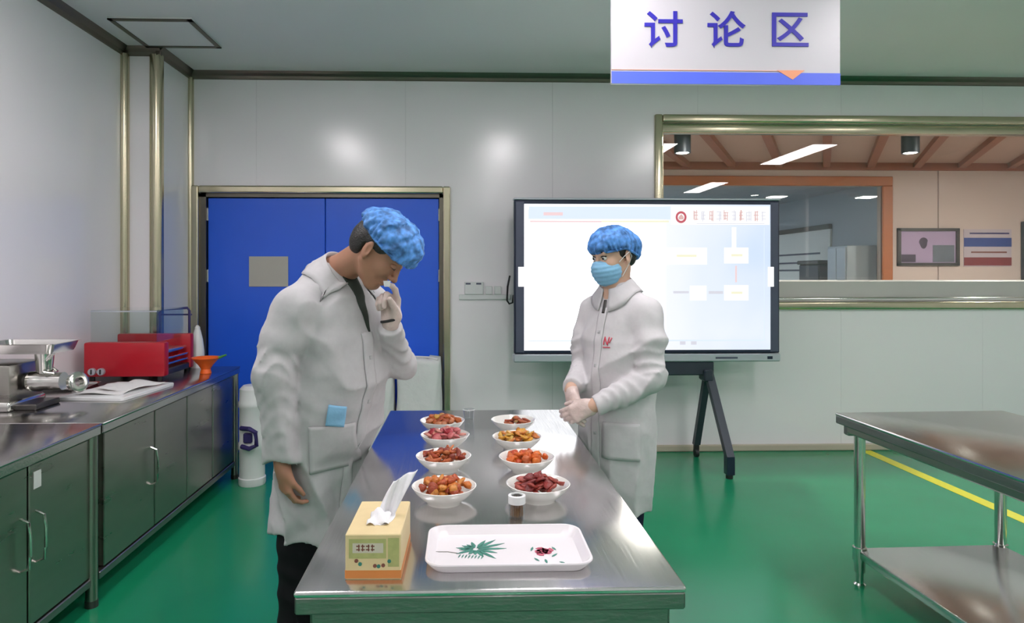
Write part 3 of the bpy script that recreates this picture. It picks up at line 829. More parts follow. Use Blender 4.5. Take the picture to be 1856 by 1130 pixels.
# ------------------------------------------------------------------ hanging sign
YN = 3.0
a, b = atY(1108, -75, YN), atY(1523, 155, YN)
sg = thing('hanging_sign', 'white hanging sign with blue Chinese characters and a blue lower band', 'sign', ((a.x + b.x) / 2, YN, b.z))
hw, hh = (b.x - a.x) / 2, a.z - b.z
bdp = MB().box((-hw, 0, 0), (hw, 0.02, hh), 0.002).build('board', 'sign', sg)
def srect(px0, py0, px1, py1, m, name, d=0.003):
    p, q = atY(px0, py0, YN), atY(px1, py1, YN)
    return MB().box((p.x - sg.location.x, -d, q.z - sg.location.z), (q.x - sg.location.x, 0.0005, p.z - sg.location.z)).build(name, m, sg)
srect(1108.5, 129.5, 1522.5, 154.8, 'signband', 'blue_band')
srect(1108.5, 126, 1410, 129.5, 'signorange', 'orange_line')
tp = [atY(1408, 128, YN), atY(1458, 128, YN), atY(1436, 145, YN)]
MB().prism([(v.x - sg.location.x, -0.0045, v.z - sg.location.z) for v in tp], (0, 0.004, 0)).build('orange_triangle', 'signorange', sg)
def char_mesh(ch, px0, py0, px1, py1):
    cu = bpy.data.curves.new('character', 'FONT')
    cu.body = ch; cu.extrude = 0.01; cu.offset = 0.012
    ob = bpy.data.objects.new('character_src', cu)
    COL.objects.link(ob)
    dg = bpy.context.evaluated_depsgraph_get()
    me = bpy.data.meshes.new_from_object(ob.evaluated_get(dg))
    bpy.data.objects.remove(ob, do_unlink=True)
    co = np.array([v.co[:] for v in me.vertices])
    lo, hi = co.min(0), co.max(0)
    p, q = atY(px0, py0, YN), atY(px1, py1, YN)
    for v in me.vertices:
        u = (v.co.x - lo[0]) / (hi[0] - lo[0]); s_ = (v.co.y - lo[1]) / (hi[1] - lo[1]); d_ = (v.co.z - lo[2]) / (hi[2] - lo[2])
        v.co = (p.x + (q.x - p.x) * u - sg.location.x, -0.005 * d_ + 0.001, q.z + (p.z - q.z) * s_ - sg.location.z)
    me.materials.clear(); me.materials.append(M['signblue'])
    o = bpy.data.objects.new('character', me)
    COL.objects.link(o); o.parent = sg
    return o
char_mesh('\u8ba8', 1168, 20, 1237, 88)
char_mesh('\u8bba', 1282, 20, 1351, 88)
char_mesh('\u533a', 1399, 23, 1465, 85)
for s_ in (-1, 1):
    MB().cyl((s_ * (hw - .12), 0.01, hh), (s_ * (hw - .12), 0.01, ZC - sg.location.z), 0.003, n=6).build('wire', 'chrome', sg)

# ------------------------------------------------------------------ things on the middle table
def lathe_bowl():
    prof = [(0, .004), (.042, .004), (.044, 0), (.05, 0), (.052, .006), (.068, .018), (.084, .034), (.0925, .0475), (.0935, .0495), (.0915, .0505), (.088, .0475), (.078, .033), (.06, .019), (.04, .012), (0, .0105)]
    return MB().lathe(prof, 48)
bm0 = lathe_bowl().build('bowl', 'porcelain', smooth=True)
bowl_me = bm0.data
bpy.data.objects.remove(bm0)
def chunk_mesh(kind, seed, m):
    rg = random.Random(seed)
    bm = bmesh.new()
    bmesh.ops.create_icosphere(bm, subdivisions=2 if kind != 'stick' else 2, radius=1.0)
    sx_, sy_, sz_ = {'stick': (.020, .0062, .0055), 'chunk': (.0125, .0105, .0085), 'slice': (.015, .0125, .0045), 'bean': (.0105, .007, .0065)}[kind]
    ph = [rg.uniform(0, 6.3) for _ in range(6)]
    for v in bm.verts:
        x, y, z = v.co
        d = 1 + .16 * math.sin(3 * x + ph[0]) * math.sin(3.3 * y + ph[1]) + .12 * math.sin(4.1 * z + ph[2] + 2 * x)
        v.co = Vector((x * sx_ * d, y * sy_ * d, z * sz_ * d))
        if kind == 'stick': v.co.z += .0045 * x * x - .0022; v.co.y += .004 * math.sin(2 * x + ph[3])
        if kind == 'slice': v.co.z += .004 * math.sin(2.2 * x + ph[4]) * math.cos(1.5 * y)
    me = bpy.data.meshes.new('snack_piece')
    bm.to_mesh(me); bm.free()
    me.shade_smooth()
    me.materials.append(m)
    return me
food = {}
def fm(name, col, rough=.35):
    return mat(name, tuple(.82 * c for c in col), rough, var=0.35, scale=90, bump=0.4, bscale=160)
BOWLS = [  # px of centre, py of the foot front, contents, kinds, colours
    (804, 922, 'orange-brown spiced nuts', ('chunk', 'stick'), [(.62, .17, .02), (.50, .09, .02), (.70, .27, .05), (.34, .05, .012)], 'left row, nearest the tissue box'),
    (803, 860, 'dark red-brown spicy strips', ('stick', 'chunk'), [(.38, .06, .015), (.50, .11, .03), (.25, .03, .01), (.58, .18, .06)], 'left row, second from the tissue box'),
    (806, 817, 'pinkish red dried fruit', ('slice', 'bean'), [(.55, .07, .09), (.62, .15, .15), (.45, .035, .05), (.70, .28, .22)], 'left row, third from the tissue box'),
    (801, 788, 'mixed orange and yellow snacks', ('chunk', 'slice'), [(.55, .13, .03), (.62, .32, .04), (.42, .08, .02), (.60, .22, .10)], 'left row, at the far end'),
    (979, 917, 'dark red dried meat', ('slice', 'stick'), [(.28, .035, .03), (.36, .05, .035), (.22, .025, .025), (.42, .08, .06)], 'right row, behind the toothpick jar'),
    (957, 862, 'orange-red cubes', ('chunk', 'bean'), [(.70, .13, .015), (.78, .18, .02), (.58, .07, .012), (.66, .16, .05)], 'right row, second from the front'),
    (939, 821, 'yellow and orange dried mango', ('slice', 'stick'), [(.75, .36, .04), (.72, .26, .05), (.70, .42, .08), (.66, .20, .04)], 'right row, third from the front'),
    (932, 787, 'a few red-brown snack pieces', ('stick', 'chunk'), [(.40, .07, .025), (.30, .04, .02), (.50, .13, .05), (.50, .30, .13)], 'right row, at the far end'),
]
for bi, (px, py, what, kinds, cols, where) in enumerate(BOWLS):
    p = atZ(px, py, TZ)
    cx_, cy_ = p.x, p.y + 0.05
    o = bpy.data.objects.new('bowl', bowl_me)
    COL.objects.link(o)
    o.location = (cx_, cy_, TZ)
    tag(o, 'white bowl of %s, %s' % (what, where), 'bowl', 'white snack bowls')
    ms = [fm('snack_%d_%d' % (bi, k), c) for k, c in enumerate(cols)]
    mes = [chunk_mesh(kinds[(k + v_) % 2] if k % 3 == 2 else kinds[0], bi * 20 + k * 3 + v_, ms[k]) for k in range(4) for v_ in range(2)]
    rg = random.Random(100 + bi)
    few = (bi == 7)
    lay = [(6, .050, .026), (16, .074, .0445), (12, .058, .051), (6, .028, .059)] if not few else [(9, .056, .033), (6, .032, .042), (3, .012, .051)]
    if bi in (5,): lay = [(5, .045, .026), (15, .066, .040), (11, .045, .049), (4, .018, .056)]
    if bi in (4,): lay = [(5, .045, .026), (15, .068, .042), (11, .05, .050), (5, .024, .060), (2, .007, .070)]
    offx = .012 if few else 0
    for n_, rad, z_ in lay:
        for k in range(n_):
            fr = math.sqrt((k + .5) / n_); an = k * 2.39996 + rg.uniform(-.3, .3)
            s_ = bpy.data.objects.new('snack_piece', mes[rg.randrange(8)])
            COL.objects.link(s_)
            s_.location = (cx_ + offx + rad * fr * math.cos(an), cy_ + rad * fr * math.sin(an), TZ + z_ + .005 * (fr ** 2) + rg.uniform(-.002, .003))
            s_.rotation_euler = (rg.uniform(-.5, .5), rg.uniform(-.5, .5), rg.uniform(0, 6.3))
            sc_ = rg.uniform(1.0, 1.25) if few else rg.uniform(1.1, 1.36)
            s_.scale = (sc_, sc_, sc_)
            tag(s_, 'one of the %s in the white bowl' % what.replace('a few ', '').replace('spiced nuts', 'spiced nut pieces').replace('dried fruit', 'dried fruit pieces').replace('dried meat', 'dried meat pieces').replace('dried mango', 'dried mango pieces'), 'snack', 'pieces of food in the bowl, ' + where)

# tray
a, b = atZ(768, 1046, TZ), atZ(1083, 1046, TZ)
c_ = atZ(925, 953, TZ + .02)
trx, try0, try1 = (a.x + b.x) / 2, a.y, c_.y
hw, hl = (b.x - a.x) / 2, (try1 - try0) / 2
tr = thing('serving_tray', 'white rectangular tray printed with a green fern and a red rose', 'tray', (trx, (try0 + try1) / 2, TZ))
def rrect(hx_, hy_, r, z, n=6):
    pts = []
    for (sx_, sy_, a0) in ((1, 1, 0), (-1, 1, 90), (-1, -1, 180), (1, -1, 270)):
        for k in range(n + 1):
            t_ = R(a0 + 90 * k / n)
            pts.append((sx_ * (hx_ - r) + r * math.cos(t_), sy_ * (hy_ - r) + r * math.sin(t_), z))
    return pts
MB().rings([rrect(hw - .022, hl - .022, .03, 0), rrect(hw - .016, hl - .016, .034, .001), rrect(hw - .004, hl - .004, .04, .015), rrect(hw, hl, .042, .021), rrect(hw - .001, hl - .001, .042, .0235), rrect(hw - .006, hl - .006, .038, .0235),
            rrect(hw - .012, hl - .012, .034, .016), rrect(hw - .022, hl - .022, .03, .006), rrect(hw - .03, hl - .03, .026, .005)]).build('tray_body', 'tray', tr, smooth=True)
def tray_pt(px, py):
    p = atZ(px, py, TZ + .0055)
    return Vector((p.x - tr.location.x, p.y - tr.location.y, 0.0055))
def leaf(mb, p, q, wd):
    p, q = Vector(p), Vector(q)
    d = q - p; n = Vector((-d.y, d.x, 0)).normalized() * wd
    mb.prism([p, p + d * .35 - n, p + d * .7 - n * .8, q, p + d * .7 + n * .8, p + d * .35 + n], (0, 0, .0006))
rg = random.Random(5)
root = tray_pt(832, 1004)
mb = MB(); mb.tube([tray_pt(790, 1001), tray_pt(812, 1001), root], .0012, 5)
mb.build('twig_print', 'twig', tr)
cen = tray_pt(862, 996)
for k in range(15):
    an = math.pi * 2 * k / 15 + rg.uniform(-.1, .1)
    ln = rg.uniform(.038, .062) * (1.15 if math.cos(an) > 0 else .8)
    mb = MB(); leaf(mb, cen + Vector((math.cos(an), math.sin(an), 0)) * .006, cen + Vector((math.cos(an) * ln * 1.15, math.sin(an) * ln, 0)), .0052)
    mb.build('fern_leaf_print', 'fern', tr)
for k in range(8):
    p = root + Vector((.004 + .0075 * k, -.004 - .0012 * k, 0))
    mb = MB(); leaf(mb, p, p + Vector((-.006, -.020, 0)), .0016); mb.build('fern_leaf_print', 'fern', tr)
rc = tray_pt(984, 1000)
for k in range(9):
    an = k * 2.4; r_ = .005 + .0018 * k
    p = rc + Vector((math.cos(an) * r_, math.sin(an) * r_, 0))
    mb = MB(); leaf(mb, p - Vector((math.cos(an + 1.2), math.sin(an + 1.2), 0)) * .012, p + Vector((math.cos(an + 1.2), math.sin(an + 1.2), 0)) * .012, .008); mb.build('rose_petal_print', 'rose', tr)
for (px, py, qx, qy) in ((966, 992, 962, 1000), (968, 1012, 978, 1018), (1000, 1010, 1010, 1004), (1014, 1019, 1024, 1021), (988, 1014, 992, 1022), (1000, 992, 1008, 998)):
    mb = MB(); leaf(mb, tray_pt(px, py), tray_pt(qx, qy), .003); mb.build('rose_leaf_print', 'fern', tr)

# tissue box
a, b = atZ(627, 1052, TZ), atZ(728, 1052, TZ)
bw = b.x - a.x
tb = thing('tissue_box', 'yellow tissue box with a white tissue standing out of the top', 'tissue box', ((a.x + b.x) / 2, a.y + .105, TZ), R(-1.0))
hw, hl, bh = bw / 2, .105, .098
cb_ = MB().box((-hw, -hl, 0), (hw, hl, bh), .002).build('carton', 'boxyellow', tb)
MB().box((-hw - .0006, -hl - .0006, 0.003), (hw + .0006, hl + .0006, .020)).build('orange_band', 'boxorange', cb_)
MB().box((-hw + .008, -hl - .0008, .046), (hw - .032, -hl, .088)).build('green_print', 'boxgreen', cb_)
MB().box((-hw + .016, -hl - .0012, .058), (hw - .038, -hl - .0004, .079)).build('pale_print', 'boxpale', cb_)
MB().box((hw - .028, -hl - .0008, .028), (hw - .004, -hl, .09)).build('green_print', 'boxgreen', cb_)
for k in range(4):
    x0_ = -hw + .024 + k * .0105
    mb = MB()
    mb.box((x0_, -hl - .0016, .064), (x0_ + .008, -hl - .001, .0665)).box((x0_, -hl - .0016, .0715), (x0_ + .008, -hl - .001, .074)).box((x0_ + (.002 if k % 2 else .0045), -hl - .0016, .062), (x0_ + (.0045 if k % 2 else .007), -hl - .001, .0765))
    mb.build('carton_letter', 'boxbrown', cb_)
for k, (x_, z_) in enumerate(((-.028, .034), (.004, .030), (.012, .029), (.022, .031), (.035, .040), (-.036, .041))):
    MB().cyl((x_, -hl - .0014, z_), (x_, -hl - .0002, z_), .0042, n=10).build('fruit_print', 'boxbrown' if k % 2 else 'fern', cb_)
MB().lathe([(0, .0005), (.5, .0005), (.5, .0014), (0, .0014)], 28, (0.008, .0, bh), sx=.055, sy=.11).build('opening_film', 'tissue', cb_)
grid = []
for i in range(15):
    v = i / 14
    row = []
    for j in range(15):
        u = j / 14 - .5
        wv = .038 + .035 * v
        row.append((0.008 + .030 * v + .012 * v * v + u * wv * (1 - .45 * v * (u < 0)), .006 + .010 * math.sin(7 * u + 1.5 * v) * (1 - .3 * v) + .02 * v + .005 * math.sin(15 * u + 5 * v), bh - .012 + (.098 + .035 * max(u, -.25)) * v))
    grid.append(row)
MB().sheet(grid, .0007).build('tissue', 'tissue', tb, smooth='all')
grid = [[(0.002 + (u - .5) * .05, -.02 + (v_ - .5) * .07, bh + .002 + .022 * math.sin(3.1 * u) * math.sin(3.1 * v_) + .005 * math.sin(9 * u + 7 * v_)) for u in np.linspace(0, 1, 12)] for v_ in np.linspace(0, 1, 12)]
MB().sheet(grid, .0007).build('tissue_fold', 'tissue', tb, smooth='all')

# toothpick jar and clear cups
p = atZ(938, 944, TZ)
tj = thing('toothpick_jar', 'small clear jar of brown toothpicks behind the tray', 'jar', (p.x, p.y + .022, TZ))
MB().lathe([(0, 0), (.0215, 0), (.0225, .003), (.0225, .056), (.021, .06), (.0195, .058), (.0205, .05), (.0205, .004), (0, .004)], 28).build('jar_glass', 'cupglass', tj, smooth=True)
MB().lathe([(.0226, .040), (.0236, .040), (.0236, .0605), (.018, .0625), (.016, .0615), (.016, .058), (.0226, .058)], 28).build('collar', 'white_plastic', tj, smooth=True)
mb = MB()
for k in range(40):
    fr = math.sqrt((k + .5) / 40) * .0175; an = k * 2.4
    mb.cyl((fr * math.cos(an), fr * math.sin(an), .005), (fr * .9 * math.cos(an + .1), fr * .9 * math.sin(an + .1), .054 + .003 * math.sin(k)), .0011, .0006, n=5)
tpk = mb.build('toothpicks', 'toothpick', tj); tpk['kind'] = 'stuff'
def cup(px, py, label, r=.024, h_=.05):
    p = atZ(px, py, TZ)
    t = thing('clear_cup', label, 'cup', (p.x, p.y + r, TZ), group='small clear cups')
    MB().lathe([(0, 0), (r * .78, 0), (r * .8, .002), (r, h_ - .002), (r * 1.06, h_), (r * .98, h_), (r * .76, .003), (0, .003)], 24).build('cup_wall', 'cupglass', t, smooth=True)
    MB().lathe([(r * .98, h_ - .003), (r * 1.08, h_ - .003), (r * 1.08, h_), (r * .98, h_)], 24).build('rim', 'white_plastic', t, smooth=True)
cup(850, 762, 'small clear cup at the far end of the table between the bowl rows', .026, .045)

# ------------------------------------------------------------------ things on the counters
CT = 0.8
# meat mincer: motor box, top pan, neck, mincing head with ring
mgp = at(20, 740, 3.28)
mg = thing('meat_mincer', 'steel electric meat mincer on the counter at the left edge', 'mincer', (-2.20, mgp.y + .02, CT))
def mpt(px, py, zf=3.28):
    p = at(px, py, zf); return p.x - mg.location.x
xa, xb = -0.22, mpt(44, 700)
MB().box((xa, -.13, .025), (xb, .13, .225), .012, seg=2).build('motor_box', 'steel_door', mg, smooth=True)
MB().box((xa - .005, -.145, .0), (xb + .01, .14, .05), .016, seg=3).build('base_bar', 'chrome', mg, smooth=True)
xc = mpt(118, 640)
MB().rings([rrect(.17, .11, .03, 0), rrect(.175, .115, .03, .012), rrect(.185, .125, .03, .045), rrect(.195, .135, .03, .05), rrect(.18, .12, .03, .049), rrect(.165, .105, .03, .016)]).build('hopper_pan', 'chrome', mg, smooth=True).location = (xc - .195, 0, .275)
xd = mpt(75, 690)
MB().cyl((xd, 0, .16), (xd, 0, .285), .034, .045, n=24).build('hopper_neck', 'chrome', mg, smooth=True)
hd = MB().lathe([(.0, -.05), (.05, -.05), (.052, .0), (.044, .02), (.044, .11), (.0, .11)], 28).build('mincing_head', 'chrome', mg, smooth=True)
hd.rotation_euler = (0, R(90), 0); hd.location = (xd - .01, -.01, .13)
xe = mpt(138, 690)
rn = MB().lathe([(.024, -.014), (.046, -.014), (.052, -.008), (.052, .012), (.046, .016), (.024, .016), (.024, -.014)], 28).build('ring_nut', 'chrome', mg, smooth=True)
rn.rotation_euler = (0, R(78), R(-25)); rn.location = (xe, -.02, .125)
MB().cyl((xb - .02, 0, .13), (xd, 0, .13), .042, n=20).build('gear_neck', 'darkmetal', mg, smooth=True)
MB().cyl((xd + .02, -.02, .235), (xd + .075, -.02, .295), .012, n=12).box((xd + .02, -.035, .29), (xd + .085, .0, .315), .006).build('pusher', 'chrome', mg, smooth=True)
MB().tube([(xd + .01, .03, .2), (xd + .05, .02, .175), (xd + .06, -.03, .17), (xd + .03, -.06, .18)], .007, 8).build('clamp_screw', 'chrome', mg, smooth=True)
MB().box((xb - .02, -.10, .0), (xd + .02, .1, .03), .006).build('foot_plate', 'darkmetal', mg)
# steel scoop tray next to it
p0, p1 = atZ(75, 712, CT + .01), atZ(160, 692, CT + .01)
fs = thing('steel_tray', 'flat shallow steel tray between the mincer and the white board', 'tray', ((p0.x + p1.x) / 2 - .02, (p0.y + p1.y) / 2 + .02, CT), R(8))
MB().rings([rrect(.14, .12, .02, 0), rrect(.15, .13, .02, .012), rrect(.157, .137, .02, .0135), rrect(.147, .127, .02, .012), rrect(.138, .118, .02, .003)]).build('pan', 'chrome', fs, smooth=True)
# white board with papers
bdc = at(218, 709, 3.70)
wbr = thing('cutting_board', 'white cutting board with sheets of paper in front of the red machine', 'board', (bdc.x, bdc.y, CT), R(-6))
MB().rings([rrect(.175, .25, .02, 0), rrect(.178, .253, .022, .003), rrect(.178, .253, .022, .016), rrect(.174, .249, .02, .019)]).build('slab', 'white_plastic', wbr, smooth=True)
for k, (ox, oy, rz_, sc_) in enumerate(((-.02, -.03, 6, 1.0), (.02, .06, -9, .9))):
    grid = [[(ox + (u - .5) * .24 * sc_, oy + (v_ - .5) * .32 * sc_, .021 + k * .004 + .006 * (1 + math.sin(5 * u + 6 * v_ + k)) + .02 * max(0, v_ - .75)) for u in np.linspace(0, 1, 12)] for v_ in np.linspace(0, 1, 14)]
    o = MB().sheet(grid, .0006).build('paper_sheet', 'paper', wbr, smooth='all'); o.rotation_euler = (0, 0, R(rz_))
# red roller grill with a clear cover
gp = at(222, 690, 4.13)
xg0, xg1 = at(152, 690, 4.13).x, at(297, 690, 4.13).x
gy0, gy1 = gp.y, gp.y + .46
rgm = thing('roller_grill', 'red roller grill with steel rollers and a clear cover on the counter', 'roller grill', ((xg0 + xg1) / 2, (gy0 + gy1) / 2, CT))
hw, hl = (xg1 - xg0) / 2, (gy1 - gy0) / 2
MB().box((-hw, -hl, .02), (hw, -hl + .07, .235), .012, seg=2).build('end_panel', 'red', rgm, smooth=True)
MB().box((-hw, hl - .06, .02), (hw, hl, .255), .012, seg=2).build('end_panel', 'red', rgm, smooth=True)
MB().box((-hw + .01, -hl + .06, .02), (hw - .01, hl - .05, .06), .006).build('drip_tray', 'darkmetal', rgm)
MB().box((-hw + .005, -hl + .06, .06), (-hw + .03, hl - .05, .2)).build('rear_panel', 'red', rgm)
for k in range(9):
    x_ = -hw + .06 + k * (2 * hw - .1) / 8
    MB().cyl((x_, -hl + .06, .165), (x_, hl - .05, .165), .0135, n=14).build('roller', 'chrome', rgm, smooth=True)
for z_ in (.09, .125):
    MB().cyl((hw - .02, -hl + .06, z_), (hw - .02, hl - .05, z_), .008, n=10).build('guard_rod', 'chrome', rgm, smooth=True)
for k, x_ in enumerate((-hw + .06, -hw + .115)):
    kn = MB().cyl((x_, -hl - .02, .055), (x_, -hl + .004, .055), .022, n=20).build('knob', 'silver', rgm, smooth=True)
    MB().box((x_ - .004, -hl - .027, .04), (x_ + .004, -hl - .019, .07), .002).build('grip', 'black', kn)
for sx_ in (-1, 1):
    for sy_ in (-1, 1):
        MB().cyl((sx_ * (hw - .04), sy_ * (hl - .03), 0), (sx_ * (hw - .04), sy_ * (hl - .03), .022), .016, n=12).build('foot', 'black', rgm)
cv = MB().box((-hw + .03, -hl + .03, .236), (hw - .06, -hl + .036, .43)).build('cover_front', 'acrylic', rgm)
MB().box((-hw + .03, hl - .036, .256), (hw - .06, hl - .03, .43)).build('cover_back', 'acrylic', rgm)
MB().box((hw - .066, -hl + .036, .236), (hw - .06, hl - .036, .43)).build('cover_side', 'acrylic', rgm)
MB().box((-hw + .03, -hl + .03, .43), (hw - .06, hl - .03, .436)).build('cover_top', 'acrylic', rgm)
MB().box((-hw + .03, -hl + .026, .424), (hw - .06, -hl + .031, .432)).build('cover_edge', 'silver', rgm)
# blue wire stand behind the grill
p = at(318, 640, 4.72)
ws = thing('wire_rack', 'navy blue wire rack standing behind the red roller grill', 'rack', (p.x, p.y, CT))
x0_, x1_ = at(290, 600, 4.72).x - p.x, at(343, 600, 4.72).x - p.x
zt_ = at(318, 561, 4.72).z - CT
MB().tube([(x0_, 0, 0), (x0_, 0, zt_ - .02), (x0_ + .02, 0, zt_), (x1_ - .015, 0, zt_ + .01), (x1_, 0, zt_ - .01), (x1_, 0, 0)], .009, 10).build('hoop', 'purple', ws, smooth=True)
MB().tube([(x0_, -.0, zt_ - .04), (x0_, .04, zt_ - .04), (x1_, .04, zt_ - .04), (x1_, 0, zt_ - .04)], .006, 8).build('cross_wire', 'purple', ws, smooth=True)
MB().box((x0_ - .02, -.05, 0), (x1_ + .02, .05, .012), .004).build('base_plate', 'darkmetal', ws)
# white squeeze bottle and orange funnel bowl
p = at(358, 640, 4.70); zt_ = at(357, 590, 4.70).z - CT
sb = thing('squeeze_bottle', 'slim white cone-shaped bottle behind the orange funnel', 'bottle', (p.x, p.y, CT))
MB().lathe([(0, 0), (.045, 0), (.048, .01), (.046, .12), (.036, .2), (.02, zt_ - .03), (.016, zt_ - .03), (0, zt_ - .03)], 24).build('body', 'white_plastic', sb, smooth=True)
MB().lathe([(.018, zt_ - .03), (.018, zt_ - .015), (.007, zt_), (0, zt_)], 16).build('nozzle', 'white_plastic', sb, smooth=True)
p = at(373, 678, 4.42)
of = thing('orange_funnel', 'bright orange plastic funnel bowl at the end of the counter', 'funnel', (p.x, p.y, CT))
MB().lathe([(0, 0), (.035, 0), (.037, .004), (.03, .03), (.045, .055), (.085, .1), (.092, .103), (.092, .108), (.082, .106), (.04, .06), (.02, .04), (0, .04)], 32).build('cone', 'orange', of, smooth=True)
MB().tube([(.085, 0, .104), (.115, -.01, .115), (.14, -.015, .125)], [.01, .008, .006], 8).build('handle', 'green_plastic', of, smooth=True)

# ------------------------------------------------------------------ sacks by the door
def sack(px0, px1, pyt, Y, label, dep=.32, seed=1, prt=False):
    a_, b_ = atY(px0, pyt, Y), atY(px1, pyt, Y)
    W_, H_ = b_.x - a_.x, a_.z
    t = thing('white_sack', label, 'sack', ((a_.x + b_.x) / 2, Y + dep / 2, 0))
    rg = random.Random(seed); ph = [rg.uniform(0, 6.3) for _ in range(8)]
    rr = []
    nz = 26
    for i in range(nz):
        v_ = i / (nz - 1); z_ = H_ * v_
        bul = .93 + .07 * math.sin(math.pi * min(1, v_ * 1.05)) + .012 * math.sin(14 * v_ + ph[0])
        ring_ = []
        for k in range(48):
            t_ = 2 * math.pi * k / 48
            c_, s_ = math.cos(t_), math.sin(t_)
            e = 0.42
            wob = 1 + .014 * math.sin(5 * t_ + 9 * v_ + ph[1]) + .012 * math.sin(9 * t_ - 15 * v_ + ph[2])
            ring_.append((math.copysign(abs(c_) ** e, c_) * W_ / 2 * bul * wob, math.copysign(abs(s_) ** e, s_) * dep / 2 * bul * wob, z_ + (.012 * math.sin(3 * t_ + ph[3]) if v_ > .9 else 0)))
        rr.append(ring_)
    rr.append([(x_ * .5, y_ * .5, z_ + .015) for x_, y_, z_ in rr[-1]])
    MB().rings(rr).build('sack_body', 'sack', t, smooth='all')
    MB().tube([(-W_ * .42, -dep * .36, H_ + .004), (-W_ * .1, -dep * .1, H_ + .022), (W_ * .2, -dep * .12, H_ + .018), (W_ * .42, -dep * .3, H_ + .006)], .008, 8).build('folded_mouth', 'sack', t, smooth=True)
    return t, W_, H_
sack(716, 800, 656, 5.02, 'creased white sack standing against the right door leaf', .3, 4)
sack(646, 712, 668, 4.98, 'white sack just behind the bending man, touching the creased sack', .3, 9)
sack(556, 640, 672, 4.98, 'white sack hidden behind the bending man, next to the white canister', .3, 14)
# white canister with a purple grip
cp = at(457, 700, 4.62)
wc = thing('white_canister', 'tall white canister with a dark purple grip beside the counter end', 'canister', (cp.x, cp.y, 0))
ht = at(457, 697, 4.62).z
MB().lathe([(0, 0), (.088, 0), (.092, .01), (.092, .05), (.086, .055), (.086, .24), (.092, .25), (.092, .29), (.086, .3), (.086, ht - .16), (.092, ht - .15), (.092, ht - .12), (.086, ht - .11), (.084, ht - .03), (.06, ht - .005), (0, ht)], 28).build('body', 'white_plastic', wc, smooth=True)
hz = at(457, 790, 4.62).z
MB().tube([(-.05 + .0, -.08, hz + .07), (.02, -.125, hz + .075), (.06, -.12, hz + .05), (.065, -.115, hz - .04), (.02, -.125, hz - .06), (-.04, -.10, hz - .05)], .016, 10).build('grip', 'purple', wc, smooth=True)
MB().box((-.03, -.105, hz - .03), (.03, -.08, hz + .04), .008).build('grip_plate', 'purple', wc)

# ------------------------------------------------------------------ people: smooth blended volumes turned into meshes
def smin(a, b, k):
    h_ = np.clip(0.5 + 0.5 * (b - a) / k, 0, 1)
    return b + (a - b) * h_ - k * h_ * (1 - h_)
def rcone(a, b, r1, r2, wr=None):
    a, b = np.array(a, float), np.array(b, float)
    ba = b - a; L = max(ba @ ba, 1e-9)
    def f(P):
        t = np.clip(((P - a) @ ba) / L, 0, 1)
        d = np.linalg.norm(P - a - t[..., None] * ba, axis=-1) - (r1 + (r2 - r1) * t)
        if wr is not None:
            d = d + wr(P, t)
        return d
    m = max(r1, r2)
    return f, np.minimum(a, b) - m, np.maximum(a, b) + m
def capped(prim, a, b, ext):
    """cut a tube square at the end b + ext along a->b"""
    f, lo, hi = prim
    a, b = np.array(a, float), np.array(b, float)
    n = (b - a) / np.linalg.norm(b - a); q = b + n * ext
    return (lambda P: np.maximum(f(P), (P - q) @ n)), lo, hi
def ell(c, r, rot=None):
    c, r = np.array(c, float), np.array(r, float)
    Rm = np.eye(3) if rot is None else np.array(rot)
    s2 = float((Rm[:, 0] ** 2).sum())
    def f(P):
        q = (P - c) @ Rm / s2
        k0 = np.linalg.norm(q / r, axis=-1); k1 = np.linalg.norm(q / (r * r), axis=-1) + 1e-9
        return k0 * (k0 - 1) / k1 * math.sqrt(s2)
    m = r.max()
    return f, c - m, c + m
def zloft(levels, e=2.0, bottom=None):
    """levels: z, cx, cy, half depth (x), half width (y)"""
    L = np.array(levels, float)
    z0, z1 = L[0, 0], L[-1, 0]
    def f(P):
        z = P[..., 2]
        cx_ = np.interp(z, L[:, 0], L[:, 1]); cy_ = np.interp(z, L[:, 0], L[:, 2])
        a = np.interp(z, L[:, 0], L[:, 3]); b = np.interp(z, L[:, 0], L[:, 4])
        u = np.abs((P[..., 0] - cx_) / a); v = np.abs((P[..., 1] - cy_) / b)
        d = ((u ** e + v ** e) ** (1 / e) - 1) * np.minimum(a, b)
        zb = z0
        if bottom is not None:
            zb = z0 + bottom(P)
        return np.maximum(np.maximum(d, zb - z), z - z1)
    lo = np.array([(L[:, 1] - L[:, 3]).min(), (L[:, 2] - L[:, 4]).min(), z0 - .03])
    hi = np.array([(L[:, 1] + L[:, 3]).max(), (L[:, 2] + L[:, 4]).max(), z1])
    return f, lo, hi
